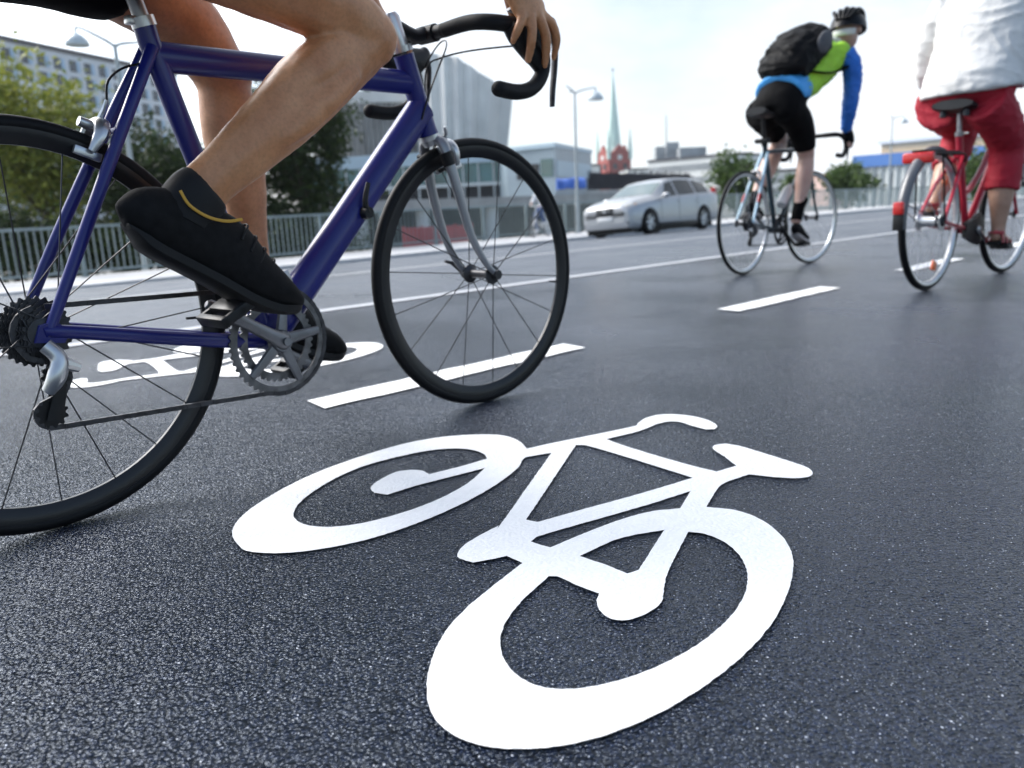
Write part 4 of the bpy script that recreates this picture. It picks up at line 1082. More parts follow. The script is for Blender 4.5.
    eyes(P, M, 1.0, body)
    mb = MB()      # shorts: pelvis and thighs down to a hem
    mb.tube([(.035, 0, .955), (.09, 0, 1.02), (.20, 0, 1.13), (.25, 0, 1.18)], [(.14, .11), (.165, .125), (.155, .115), (.145, .107)], 26, side=Y_, smooth=3)
    for s in (-1, 1):
        y1 = -.148 if s < 0 else .118
        mb.tube([(.03, s*.085, .945), (.14, s*.112, .962), (.24, y1*.9, .945), (.275, y1*.93, .935)], [(.09, .094), (.098, .102), (.094, .098), (.091, .094)], 22, side=Y_, smooth=3)
    mb.ball((.06, 0, .93), (.12, .15, .065))
    remesh('shorts', mb, .009, M_shorts, body, 5, displace=wrinkle(.003, 14))
    mb = MB()      # jersey
    mb.tube([(.17, 0, 1.10), (.24, 0, 1.17), (.40, 0, 1.32), (.53, 0, 1.42), (.60, 0, 1.47), (.635, 0, 1.505)], [(.165, .125), (.158, .118), (.180, .130), (.188, .122), (.13, .09), (.07, .065)], 26, side=Y_, smooth=3)
    for s in (-1, 1): mb.tube([(.54, s*.15, 1.44), (.575, s*.19, 1.43), (.66, s*.218, 1.34), (.69, s*.225, 1.31)], [(.07, .075), (.064, .068), (.06, .064), (.058, .062)], 18, side=Y_, smooth=3)
    remesh('jersey', mb, .011, M_jersey, body, 4, displace=wrinkle(.004, 12))
    mb = MB(); mb.ball((.725, 0, 1.70), (.108, .087, .088)); mb.ball((.69, 0, 1.66), (.075, .084, .085)); remesh('hair', mb, .008, M_hair1, body, 2, displace=wrinkle(.004, 50))
    # shoes
    o, P_, Q_ = shoe(body, [(.100, yR, .515), (.108, yR, .516), (.135, yR, .512), (.172, yR, .496), (.258, yR, .450), (.312, yR, .400), (.352, yR, .370), (.377, yR, .356), (.398, yR, .345), (.408, yR, .340)],
         [(.005, .007), (.017, .022), (.030, .043), (.035, .055), (.038, .061), (.042, .049), (.043, .038), (.040, .027), (.026, .016), (.008, .006)])
    mb = MB()
    pl = [(.184, .545), (.196, .522), (.224, .503), (.256, .495), (.284, .497)]
    mb.tube([V(x, yR-.0412+(abs(z-.50)*.06), z) for x, z in pl], [(.0015, .0026)]*5, 8, side=Y_, smooth=5); mb.build('gold_piping', M_gold, o)
    mb = MB(); mb.tube([(.242, -.147, .548), (.238, -.147, .544), (.222, -.147, .522), (.205, -.146, .495)], [(.033, .042), (.038, .049), (.040, .055), (.041, .060)], 22, side=Y_, smooth=3); mb.build('collar', M_sole, o)
    for k in range(4):
        t = k/3.0; mb = MB(); q = V(.307+.045*t, yR, .480-.062*t)
        mb.tube([q+V(-.026, -.038, -.016), q+V(-.004, -.024, .006), q+V(0, 0, .007), q+V(-.004, .024, .003)], [(.0016, .0022)]*4, 6, smooth=3); mb.build('lace', M_sole, o)
    shoe(body, [(.425, yL, .345), (.445, yL, .34), (.480, yL, .322), (.545, yL, .270), (.600, yL, .228), (.650, yL, .203), (.680, yL, .188), (.692, yL, .182)],
         [(.018, .022), (.033, .042), (.038, .056), (.041, .056), (.045, .042), (.044, .032), (.028, .018), (.008, .006)])
    return body
rider1()

# ---------------------------------------------------------------- cyclist with the backpack
def rider2():
    mb = MB()
    mb.tube([(.40, -.09, 1.07), (.47, -.105, 1.01), (.575, -.11, .88), (.632, -.11, .775), (.640, -.11, .735)], [(.06, .065), (.075, .08), (.072, .08), (.056, .060), (.05, .052)], 18, side=Y_, smooth=3)
    mb.ball((.645, -.11, .765), (.056, .05, .056))
    mb.tube([(.636, -.11, .77), (.632, -.11, .70), (.612, -.11, .62), (.578, -.11, .50), (.540, -.11, .40), (.520, -.11, .34), (.515, -.11, .31)], [(.050, .052), (.056, .060), (.058, .064), (.042, .047), (.033, .038), (.034, .04), (.032, .036)], 18, side=Y_, smooth=3)
    mb.tube([(.41, .08, 1.06), (.50, .105, 1.02), (.62, .115, .95), (.70, .118, .88), (.72, .118, .855)], [(.06, .065), (.072, .078), (.07, .076), (.055, .058), (.04, .04)], 18, side=Y_, smooth=3)
    mb.tube([(.71, .118, .87), (.62, .118, .79), (.53, .118, .69), (.43, .12, .57), (.37, .12, .49), (.345, .12, .45)], [(.048, .05), (.056, .062), (.058, .064), (.042, .046), (.034, .038), (.033, .036)], 18, side=Y_, smooth=3)
    mb.tube([(.36, 0, 1.08), (.46, -.02, 1.16), (.60, -.04, 1.23), (.76, -.06, 1.33), (.88, -.075, 1.42), (.95, -.10, 1.48)], [(.11, .07), (.12, .08), (.12, .085), (.14, .095), (.14, .08), (.07, .055)], 20, side=Y_, smooth=3)
    mb.tube([(.92, -.09, 1.45), (.985, -.15, 1.55), (1.01, -.18, 1.60)], [.058, .054, .052], 14)
    P, M = head_into(mb, (1.035, -.195, 1.605), (.95, .12, -.22), 1.05)
    for pts in ([(.90, -.24, 1.43), (.95, -.27, 1.26), (.935, -.268, 1.10), (.985, -.235, .97), (1.03, -.218, .925)], [(.86, .12, 1.45), (.95, .20, 1.26), (.96, .22, 1.12), (1.0, .215, .99), (1.03, .213, .925)]):
        mb.tube(pts, [.05, .045, .038, .032, .025], 14, smooth=3)
    for s in (-1, 1):
        mb.tube([(1.02, s*.214, .935), (1.05, s*.222, .915), (1.068, s*.228, .895)], [(.018, .03), (.018, .04), (.012, .038)], 12, side=Y_)
        for k, (dx, l) in enumerate(((-.03, .05), (-.01, .062), (.012, .064), (.034, .056))):
            mb.tube([(1.06+dx, s*.232, .905), (1.068+dx*1.1, s*.240, .875), (1.064+dx, s*.232, .905-l-.03)], [.010, .010, .008], 8, smooth=3)
        mb.tube([(1.02, s*.205, .93), (1.05, s*.186, .905), (1.075, s*.184, .88)], [.014, .011, .009], 8, smooth=3)
    body = remesh('person', mb, .0085, M_skin2, iters=3)
    body.location = (B2[0], B2[1], 0); body.rotation_euler = (0, 0, B2[2])
    tag(body, 'cyclist in black helmet, lime and blue jacket and black shorts, bent over dark bicycle', 'person', 'cyclists riding on the cycle lanes')
    eyes(P, M, 1.0, body)
    mb = MB()
    mb.tube([(.335, -.03, 1.02), (.375, -.025, 1.075), (.46, -.02, 1.165), (.55, -.03, 1.22)], [(.13, .10), (.168, .132), (.172, .130), (.16, .12)], 24, side=Y_, smooth=3); mb.ball((.375, -.085, 1.065), (.108, .104, .108)); mb.ball((.390, .062, 1.065), (.105, .094, .106)); mb.ball((.36, 0, 1.06), (.07, .1, .05))
    mb.tube([(.34, -.095, 1.06), (.47, -.112, 1.0), (.575, -.114, .88), (.612, -.112, .81)], [(.098, .104), (.094, .102), (.080, .088), (.070, .076)], 20, side=Y_, smooth=3)
    mb.tube([(.34, .09, 1.06), (.50, .108, 1.01), (.60, .115, .955), (.64, .117, .93)], [(.105, .11), (.1, .108), (.085, .092), (.078, .085)], 20, side=Y_, smooth=3)
    remesh('shorts', mb, .010, M_shorts, body, 5, displace=wrinkle(.004, 12))
    mb = MB()
    mb.tube([(.40, -.015, 1.155), (.46, -.02, 1.185), (.52, -.03, 1.215)], [(.186, .138), (.184, .138), (.176, .132)], 24, side=Y_); remesh('jacket_hem', mb, .010, M_skyhem, body, 3, displace=wrinkle(.003, 14))
    mb = MB()
    mb.tube([(.475, -.025, 1.195), (.60, -.04, 1.245), (.76, -.06, 1.34), (.88, -.075, 1.43), (.95, -.10, 1.48), (.975, -.125, 1.515)], [(.178, .134), (.162, .128), (.176, .134), (.182, .122), (.12, .085), (.07, .066)], 24, side=Y_, smooth=3)
    mb.ball((.89, -.215, 1.435), (.075, .062, .075)); mb.ball((.85, .09, 1.455), (.075, .062, .075))
    remesh('vest', mb, .010, M_lime, body, 4, displace=folds(.009, 8, 1))
    mb = MB(); mb.tube([(.86, -.14, 1.535), (.93, -.20, 1.50), (.965, -.255, 1.44)], [(.004, .018)]*3, 8, smooth=4); mb.build('reflective_stripe', M_grey, body)
    for pts in ([(.90, -.235, 1.435), (.935, -.268, 1.36), (.955, -.275, 1.26), (.938, -.27, 1.10), (.985, -.237, .975), (1.012, -.225, .945)], [(.86, .115, 1.455), (.92, .18, 1.36), (.955, .205, 1.26), (.965, .222, 1.12), (1.0, .217, .99), (1.016, .215, .95)]):
        mb = MB(); mb.tube(pts, [.068, .067, .060, .050, .041, .036], 18, smooth=4); remesh('sleeve', mb, .009, M_bluej, body, 3, displace=folds(.007, 10, 3))
    for s in (-1, 1):
        mb = MB(); mb.tube([(1.0, s*.222, .965), (1.03, s*.222, .93), (1.055, s*.228, .905), (1.062, s*.236, .875), (1.058, s*.236, .85)], [(.032, .034), (.026, .042), (.024, .052), (.022, .05), (.016, .044)], 14, side=Y_, smooth=3); remesh('glove', mb, .008, M_shorts, body, 2)
    mb = MB(); mb.tube([(.590, -.11, .475), (.54, -.11, .40), (.520, -.11, .33)], [(.046, .051), (.038, .044), (.038, .044)], 16, side=Y_, smooth=3); mb.build('sock', M_shorts, body)
    mb = MB(); mb.tube([(.44, .12, .56), (.38, .12, .50), (.345, .12, .45)], [(.046, .051), (.038, .044), (.038, .044)], 16, side=Y_, smooth=3); mb.build('sock', M_shorts, body)
    ms = mat('white_and_black_shoe', (.62, .58, .56), .5, var=.1)
    for pts in ([(.468, -.115, .275), (.49, -.115, .277), (.53, -.115, .266), (.58, -.115, .232), (.63, -.115, .208), (.668, -.115, .198), (.678, -.115, .196)], [(.265, .122, .418), (.285, .122, .425), (.32, .122, .425), (.365, .122, .41), (.41, .122, .385), (.448, .122, .367), (.458, .122, .362)]):
        o, a, b = shoe(body, pts, [(.012, .014), (.03, .036), (.036, .046), (.041, .038), (.043, .028), (.028, .017), (.008, .006)], (M_shoe, ms))
    # helmet with ribs
    hc = V(1.030, -.197, 1.632); f = V(.95, .12, -.22).normalized(); sd = V(0, 0, 1).cross(f).normalized(); u = f.cross(sd); Mh = Matrix((f, sd, u)).transposed()
    mb = MB(); rings = []
    for j in range(9):
        b = math.pi*.5*j/8; r = math.cos(b); z = math.sin(b)
        rings.append([hc + Mh @ V(.155*r*math.cos(a), .118*r*math.sin(a), .125*z-.018-.040*max(0, -math.cos(a))*(1-z)) for a in [2*math.pi*k/32 for k in range(32)]])
    inner = [[hc + (p-hc)*.86 for p in r] for r in rings]
    mb.loft(list(reversed(inner))+rings[:1], caps=False); mb.loft(rings, caps=False); mb.add(rings[-1], [tuple(range(32))])
    for k in range(-2, 3):
        mb.tube([hc+Mh@V(-.148, k*.020, -.01), hc+Mh@V(-.105, k*.038, .076-abs(k)*.008), hc+Mh@V(0, k*.043, .104-abs(k)*.012), hc+Mh@V(.10, k*.036, .070-abs(k)*.008), hc+Mh@V(.148, k*.022, -.006)], [.010, .013, .013, .012, .008], 8, smooth=3)
    mb.build('helmet', M_helmet, body, angle=50)
    mb = MB(); mb.tube([hc+Mh@V(-.075, -.072, -.072), hc+Mh@V(-.112, 0, -.082), hc+Mh@V(-.075, .072, -.072)], [(.008, .022)]*3, 8, smooth=3); mb.build('white_headband', M_white, body)
    mb = MB(); mb.tube([(.955, -.095, 1.53), (.925, -.14, 1.545), (.94, -.18, 1.52)], [(.012, .022)]*3, 8, smooth=3); mb.build('white_collar', M_white, body)
    return body
rider2()

def backpack():
    sp = V(.37, -.05, .27).normalized(); sd = V(.05, .99, .0); sd = (sd-sp*sd.dot(sp)).normalized(); nn = sp.cross(sd)
    if nn.z < 0: nn = -nn
    M = Matrix((sp, sd, nn)).transposed(); c = V(.575, -.045, 1.435)
    mb = MB()
    mb.tube([c+M@V(-.24, 0, -.03), c+M@V(-.22, 0, -.015), c+M@V(-.12, 0, .005), c+M@V(.05, 0, .005), c+M@V(.18, 0, -.01), c+M@V(.225, 0, -.03), c+M@V(.235, 0, -.04)], [(.09, .05), (.17, .105), (.182, .122), (.175, .122), (.16, .105), (.11, .06), (.05, .02)], 24, side=tuple(sd), smooth=3)
    mb.ball(c+M@V(-.03, 0, .09), (.16, .13, .055), M); mb.box(c+M@V(-.01, 0, .0), (.40, .34, .19), M, .05); mb.box(c+M@V(-.06, 0, .09), (.24, .24, .09), M, .03)
    o = remesh('backpack', mb, .010, M_pack, None, 3, displace=folds(.009, 8, 6))
    o.location = (B2[0], B2[1], 0); o.rotation_euler = (0, 0, B2[2])
    tag(o, 'bulky black backpack with charcoal pocket on the back of the lime jacket cyclist', 'backpack')
    mb = MB(); mb.ball(c+M@V(.06, -.178, .018), (.095, .028, .066), M); mb.build('side_pocket', M_packg, o)
    mb = MB(); mb.tube([c+M@V(.16, -.06, .085), c+M@V(.19, 0, .085), c+M@V(.16, .06, .085)], [(.006, .012)]*3, 8, smooth=4); mb.build('carry_loop', M_packg, o)
    for s in (-1, 1):
        mb = MB(); mb.tube([c+M@V(.20, s*.07, -.08), c+M@V(.30, s*.12, -.135), c+M@V(.31, s*.15, -.22), c+M@V(.18, s*.19, -.25), c+M@V(.0, s*.185, -.17), c+M@V(-.12, s*.15, -.08)], [(.026, .006)]*6, 8, side=tuple(sd), smooth=4); mb.build('shoulder_strap', M_pack, o)
    return o
backpack()

# ---------------------------------------------------------------- rider of the red bicycle
def rider3():
    mb = MB()
    mb.tube([(.30, -.10, .95), (.42, -.12, .87), (.535, -.135, .76), (.575, -.135, .68)], [(.105, .11), (.10, .105), (.082, .086), (.065, .07)], 18, side=Y_, smooth=3)
    mb.tube([(.575, -.135, .69), (.555, -.135, .58), (.548, -.135, .47), (.555, -.132, .38), (.565, -.13, .30), (.566, -.13, .26)], [(.062, .066), (.066, .07), (.062, .068), (.048, .052), (.036, .04), (.036, .042)], 18, side=Y_, smooth=3)
    mb.tube([(.30, .10, .95), (.46, .115, .91), (.60, .12, .85), (.655, .12, .80)], [(.105, .11), (.098, .104), (.078, .082), (.06, .06)], 18, side=Y_, smooth=3)
    mb.tube([(.655, .12, .81), (.57, .122, .70), (.48, .124, .59), (.40, .125, .49), (.355, .125, .43), (.35, .125, .41)], [(.06, .064), (.064, .068), (.062, .066), (.046, .05), (.036, .04), (.034, .04)], 18, side=Y_, smooth=3)
    mb.tube([(.31, -.01, .97), (.34, -.02, 1.04), (.39, -.03, 1.18), (.43, -.03, 1.34), (.45, -.02, 1.45), (.46, -.01, 1.51)], [(.15, .11), (.15, .11), (.15, .11), (.175, .13), (.15, .1), (.07, .07)], 20, side=Y_, smooth=3)
    mb.tube([(.43, 0, 1.48), (.47, 0, 1.60)], [.055, .052], 14)
    P, M = head_into(mb, (.49, 0, 1.665), (1, 0, -.05), .97)
    for s in (-1, 1):
        mb.tube([(.44, s*.18-.02, 1.43), (.50, s*.258-.015, 1.28), (.55, s*.288-.01, 1.16), (.605, s*.293, 1.08), (.64, s*.29, 1.045)], [.036, .034, .031, .028, .026], 14, smooth=3)
        mb.tube([(.63, s*.290, 1.06), (.665, s*.288, 1.06), (.69, s*.286, 1.058)], [(.03, .018), (.038, .02), (.034, .014)], 12, side=Y_)
        for k in range(4):
            y = s*(.262+.017*k); mb.tube([(.675, y, 1.066), (.705, y, 1.064), (.715, y, 1.04), (.695, y, 1.022)], [.0095, .0095, .009, .0075], 8, smooth=3)
        mb.tube([(.645, s*.268, 1.065), (.668, s*.255, 1.045), (.69, s*.262, 1.026)], [.013, .011, .009], 8, smooth=3)
    # bare feet in the sandals
    for (hx, y, hz, tx, tz) in ((.515, -.13, .235, .70, .213), (.29, .127, .395, .455, .352)):
        mb.tube([(hx, y, hz), (hx+.04, y, hz+.012), (hx+(tx-hx)*.55, y, hz+(tz-hz)*.55+.004), (tx-.02, y, tz), (tx, y, tz-.004)], [(.022, .022), (.034, .034), (.04, .026), (.042, .016), (.02, .008)], 14, side=Y_, smooth=3)
    body = remesh('person', mb, .0095, M_skin3, iters=3)
    body.location = (B3[0], B3[1], 0); body.rotation_euler = (0, 0, B3[2])
    tag(body, 'person in white jacket, raspberry red cropped trousers and red sandals on red bicycle', 'person', 'cyclists riding on the cycle lanes')
    eyes(P, M, .97, body)
    mb = MB()
    mb.tube([(.35, -.02, .90), (.35, -.02, .95), (.345, -.015, 1.02), (.36, -.02, 1.10)], [(.14, .10), (.198, .145), (.205, .158), (.20, .16)], 26, side=Y_, smooth=3)
    mb.tube([(.27, -.105, .935), (.40, -.125, .86), (.525, -.137, .765), (.572, -.137, .69), (.556, -.137, .58), (.545, -.136, .485)], [(.108, .118), (.108, .115), (.094, .098), (.083, .088), (.080, .086), (.083, .089)], 22, side=Y_, smooth=4)
    mb.tube([(.27, .105, .935), (.45, .118, .90), (.585, .122, .855), (.655, .122, .80)], [(.12, .128), (.115, .12), (.095, .10), (.078, .08)], 22, side=Y_, smooth=4)
    mb.ball((.65, .122, .80), .078); mb.tube([(.65, .122, .80), (.57, .124, .70), (.49, .125, .605)], [(.08, .084), (.082, .086), (.08, .084)], 22, side=Y_, smooth=3)
    remesh('trousers', mb, .010, M_capri, body, 4, displace=folds(.006, 7, 2))
    mb = MB()
    mb.tube([(.345, -.02, .972), (.348, -.02, 1.01), (.385, -.03, 1.15), (.42, -.03, 1.32), (.445, -.02, 1.44), (.455, -.01, 1.50), (.46, 0, 1.54)], [(.240, .205), (.238, .203), (.222, .178), (.222, .165), (.19, .13), (.10, .095), (.075, .075)], 28, side=Y_, smooth=4)
    for s in (-1, 1): mb.tube([(.43, s*.15-.02, 1.44), (.45, s*.20-.02, 1.40), (.50, s*.262-.015, 1.28), (.55, s*.292-.01, 1.17), (.60, s*.295, 1.10), (.628, s*.292, 1.06)], [.088, .086, .079, .070, .058, .049], 20, smooth=4)
    remesh('jacket', mb, .010, M_wjacket, body, 4, displace=folds(.008, 4.5, 4))
    mb = MB(); mb.ball((.465, 0, 1.705), (.105, .088, .085)); mb.ball((.425, 0, 1.64), (.07, .085, .10)); remesh('hair', mb, .009, M_hair3, body, 2, displace=wrinkle(.005, 45))
    for (hx, y, hz, tx, tz) in ((.50, -.13, .207, .715, .195), (.275, .127, .365, .468, .332)):
        mb = MB()
        mb.tube([(hx, y, hz), (hx+.05, y, hz+.002), (tx-.05, y, tz), (tx, y, tz)], [(.034, .013), (.038, .013), (.044, .012), (.026, .009)], 14, side=Y_, smooth=3)
        o = mb.build('sandal', M_sole, body)
        for k, (fx, up_, w) in enumerate(((.16, .052, .014), (.42, .046, .013), (.72, .03, .013))):
            q = V(hx+(tx-hx)*fx, y, hz+(tz-hz)*fx)
            mb = MB(); mb.tube([q+V(-.004, -.040, .004), q+V(0, -.036, up_*.7), q+V(.006, 0, up_), q+V(0, .036, up_*.7), q+V(-.004, .040, .004)], [(.004, w)]*5, 8, smooth=3); mb.build('strap', M_sandal, o)
        mb = MB(); q = V(hx+(tx-hx)*.16, y, hz+.055); mb.tube([q+V(-.03, 0, .004), q+V(0, -.036, .0), q+V(.045, -.02, .012), q+V(.05, .0, .016), q+V(.045, .02, .012), q+V(0, .036, 0), q+V(-.03, 0, .004)], [(.0035, .010)]*7, 8, smooth=3); mb.build('ankle_strap', M_sandal, o)
    return body
rider3()

# ---------------------------------------------------------------- far cyclist on the pavement
def far_cyclist():
    p, s, t = G(536, 237, True)
    rz = math.atan2(-U.y, -U.x) + R(12)
    base = st(s, t, 0, True); base.x += U.x*.25; base.y += U.y*.25
    bk = empty('bicycle', base, rz); tag(bk, 'small pale bicycle on the far pavement in front of the railing', 'bicycle')
    for x in (-.5, .5): make_wheel((x, 0, .34), .34, .018, .016, 16, .1, bk, M_silverrim, M_spokeb, spr=.003)
    mb = MB(); BB = V(-.08, 0, .29)
    for a, b in ((BB, V(-.2, 0, .8)), (BB, V(.32, 0, .62)), (V(-.18, 0, .72), V(.30, 0, .72)), (BB, V(-.5, 0, .34)), (V(-.18, 0, .74), V(-.5, 0, .34)), (V(.29, 0, .8), V(.34, 0, .6)), (V(.34, 0, .6), V(.5, 0, .34))): mb.tube([a, b], .018, 8)
    mb.build('frame', M_white, bk)
    mb = MB(); mb.tube([V(.29, 0, .8), V(.28, 0, 1.0)], .014, 8); mb.tube([V(.15, -.28, 1.02), V(.28, -.2, 1.02), V(.29, 0, 1.0), V(.28, .2, 1.02), V(.15, .28, 1.02)], .013, 8, smooth=3); mb.build('handlebar', M_white, bk)
    saddle_mesh((-.22, 0, .95), .26, .16).build('saddle', M_saddle, bk)
    mb = MB()
    for s_, kx, kz, ax, az in ((-1, .14, .70, .02, .22), (1, .22, .84, -.06, .48)):
        mb.tube([(-.2, s_*.09, .98), (kx, s_*.11, kz)], [(.10, .10), (.07, .075)], 12, side=Y_); mb.ball((kx, s_*.11, kz), .07); mb.tube([(kx, s_*.11, kz), (ax, s_*.11, az)], [(.068, .07), (.05, .05)], 12, side=Y_)
    mb.tube([(-.26, 0, .94), (-.2, 0, 1.04)], [(.16, .13), (.15, .12)], 14, side=Y_)
    mb.tube([(-.2, 0, 1.0), (-.14, 0, 1.2), (-.08, 0, 1.42), (-.05, 0, 1.50)], [(.15, .12), (.14, .11), (.17, .11), (.06, .06)], 14, side=Y_, smooth=3)
    P, M = head_into(mb, (-.01, 0, 1.66), (1, 0, 0))
    for s_ in (-1, 1): mb.tube([(-.08, s_*.18, 1.42), (.0, s_*.24, 1.22), (.14, s_*.27, 1.06)], [.06, .05, .04], 10, smooth=3); mb.tube([(.14, s_*.27, 1.06), (.19, s_*.27, 1.04)], [.035, .03], 8)
    body = remesh('person', mb, .018, M_skin2, iters=2)
    body.location = base; body.rotation_euler = (0, 0, rz)
    tag(body, 'small cyclist in white top and jeans on the far pavement, seen through the front wheel', 'person')
    mb = MB(); mb.tube([(-.22, 0, 1.0), (-.14, 0, 1.2), (-.08, 0, 1.42), (-.05, 0, 1.5)], [(.165, .135), (.155, .125), (.185, .125), (.08, .07)], 14, side=Y_, smooth=3)
    for s_ in (-1, 1): mb.tube([(-.08, s_*.17, 1.42), (.0, s_*.24, 1.22), (.09, s_*.262, 1.11)], [.075, .065, .055], 10, smooth=3)
    remesh('shirt', mb, .02, M_wshirt, body, 2)
    mb = MB()
    for s_, kx, kz, ax, az in ((-1, .14, .70, .02, .22), (1, .22, .84, -.06, .48)):
        mb.tube([(-.22, s_*.09, .97), (kx, s_*.11, kz)], [(.115, .115), (.085, .09)], 12, side=Y_); mb.ball((kx, s_*.11, kz), .082); mb.tube([(kx, s_*.11, kz), (ax, s_*.11, az)], [(.08, .085), (.065, .065)], 12, side=Y_)
    mb.tube([(-.28, 0, .93), (-.2, 0, 1.05)], [(.17, .14), (.165, .135)], 14, side=Y_); remesh('jeans', mb, .02, M_jeans, body, 2)
    for s_, ax, az in ((-1, .02, .20), (1, -.06, .45)): mb = MB(); mb.tube([(ax-.08, s_*.11, az), (ax, s_*.11, az), (ax+.16, s_*.11, az-.03), (ax+.2, s_*.11, az-.035)], [(.035, .03), (.045, .055), (.05, .04), (.02, .02)], 10, side=Y_, smooth=2); mb.build('shoe', M_white, body)
    mb = MB(); mb.ball((-.02, 0, 1.70), (.105, .09, .085)); mb.build('hair', M_hair1, body)
far_cyclist()
# ================================================================== CAR
M_carp = mat('silver_car_paint', (.42, .43, .445), .34, metal=.35, var=.04, vscale=3, coat=.7)
M_carglass = mat('car_window_glass', (.012, .02, .024), .08, var=.1, spec=.5)
M_screen = mat('windscreen_glass', (.11, .16, .16), .08, var=.1, spec=.6)
M_headl = mat('headlamp_glass', (.62, .60, .55), .12, var=.1, coat=.6)
M_amber = mat('amber_indicator', (.62, .32, .10), .2, coat=.4)
M_plate = mat('white_number_plate', (.75, .75, .74), .4, var=.03)
def car():
    s, t = 16.3, 11.4
    s0, t0 = s+1.33, t+.86
    base = st(s0, t0); ex = (st(s0-1, t0)-st(s0+1, t0)).normalized()
    root = empty('parked_car', base); root.name = 'car'
    lft = V(-ex.y, ex.x, 0).normalized()
    kk = (st(s0, t0-.8)-st(s0, t0+.8)).normalized()
    ez = ex.cross(kk).normalized()
    root.rotation_mode = 'QUATERNION'; root.rotation_quaternion = Matrix((ex, ez.cross(ex), ez)).transposed().to_quaternion()
    root.scale = (.91, .93, .925)
    tag(root, 'silver estate car driving on the grey carriageway beside the far kerb', 'car')
    XF, XR, WR = 1.33, -1.31, .315
    #      x     zb   zbelt ztop  ws   wb   wt
    tab = [(2.13, .34, .62, .74, .62, .60, .50), (2.10, .22, .64, .80, .74, .72, .58), (2.00, .20, .70, .86, .82, .80, .64), (1.75, .18, .77, .93, .865, .83, .68), (1.35, .17, .83, .99, .88, .85, .69),
           (1.02, .17, .87, 1.04, .885, .858, .70), (.75, .17, .89, 1.17, .885, .862, .66), (.30, .17, .90, 1.40, .885, .865, .60), (-.05, .17, .91, 1.465, .885, .868, .585), (-.6, .17, .93, 1.48, .885, .870, .58),
           (-1.2, .17, .95, 1.46, .885, .868, .575), (-1.7, .22, .97, 1.39, .88, .858, .56), (-2.0, .25, .98, 1.22, .86, .83, .57), (-2.15, .28, .97, 1.05, .83, .79, .62), (-2.24, .34, .92, .98, .76, .72, .60), (-2.27, .42, .80, .86, .66, .62, .5)]
    tab = tab[::-1]
    def row(x):
        return [interp(x, [(r[0], r[k]) for r in tab]) for k in range(1, 7)]
    def P(x, v, off=0.0):
        zb, zl, zt, ws, wb, wt = row(x)
        pr = [(0, ws*.93, zb), (.10, ws*.985, zb+.08), (.28, ws, zb+.28), (.42, ws*.995, zl-.12), (.5, wb, zl), (.55, wb*.985, zl+.02), (.86, wt+.03, zt-.06*min(1, (zt-zl)/.2)), (.92, wt*.9, zt-.018), (1.0, 0, zt)]
        y = interp(v, [(a, b) for a, b, c in pr]); z = interp(v, [(a, c) for a, b, c in pr])
        for xa in (XF, XR):
            if v < .5 and abs(x-xa) < .365:
                z = max(z, WR+math.sqrt(max(0, .365**2-(x-xa)**2)))
        return V(x, y, z)
    def Pn(x, v, off):
        p = P(x, v); e = .01
        a, b = P(x+e, v)-P(x-e, v), P(x, min(1, v+e))-P(x, v-e)
        n = a.cross(b); n = n.normalized() if n.length > 1e-9 else V(0, 0, 1)
        if n.y < -.05 or (abs(n.y) < .05 and n.z < 0): n = -n
        return p + n*off
    xs = sorted(set([tab[0][0]+(tab[-1][0]-tab[0][0])*i/76 for i in range(77)] + [r[0] for r in tab])); vsx = [0, .05, .10, .16, .22, .28, .35, .42, .46, .5, .55, .62, .7, .78, .86, .89, .92, .95, 1.0]
    mb = MB(); rings = []
    for x in xs:
        h = [P(x, v) for v in vsx]; rings.append(h + [V(p.x, -p.y, p.z) for p in reversed(h[:-1])])
    mb.loft(rings); mb.build('body', M_carp, root, angle=28)
    def panel(name, x0, x1, v0, v1, m, sides=(1, -1), off=.005, nx=10, nv=6, taper=0.0):
        for sd in sides:
            mb = MB(); g = []
            for i in range(nx+1):
                r_ = []
                for j in range(nv+1):
                    v = v0+(v1-v0)*j/nv; k = (v-v0)/(v1-v0)
                    a, b = x0+(taper*k if taper < 0 else 0)*0, x1
                    x = (x0 + (x1-x0)*i/nx) + (taper*k*(i/nx) if taper else 0)
                    p = Pn(x, v, off); r_.append(V(p.x, p.y*sd, p.z))
                g.append(r_)
            mb.loft(g, caps=False, wrap=False); mb.build(name, m, root, angle=60)
    panel('side_window', -.02, .70, .575, .835, M_carglass, taper=-.42)
    panel('side_window', -.95, -.10, .575, .845, M_carglass)
    panel('quarter_window', -1.72, -1.03, .58, .84, M_carglass)
    # windscreen and rear screen across the full width
    for nm, x0, x1 in (('windscreen', .38, .99), ('rear_screen', -2.1, -1.8)):
        mb = MB(); g = []
        for i in range(9):
            x = x0+(x1-x0)*i/8; h = [Pn(x, v, .006) for v in (.88, .91, .94, .97, 1.0)]
            g.append(h + [V(p.x, -p.y, p.z) for p in reversed(h[:-1])])
        mb.loft(g, caps=False, wrap=False); mb.build(nm, M_screen, root, angle=60)
    mb = MB(); mb.box((2.105, 0, .66), (.07, .58, .17), None, .02); gr = mb.build('grille', M_blkplast, root)
    mb = MB(); mb.box((2.145, 0, .66), (.02, .48, .012)); mb.box((2.145, 0, .66), (.02, .10, .06), None, .01); mb.build('grille_bar', M_alu, gr)
    mb = MB(); mb.box((2.085, 0, .33), (.06, .86, .10), None, .03); mb.build('lower_intake', M_blkplast, root)
    mb = MB(); mb.box((2.142, 0, .47), (.015, .50, .11), None, .003); mb.build('number_plate', M_plate, root)
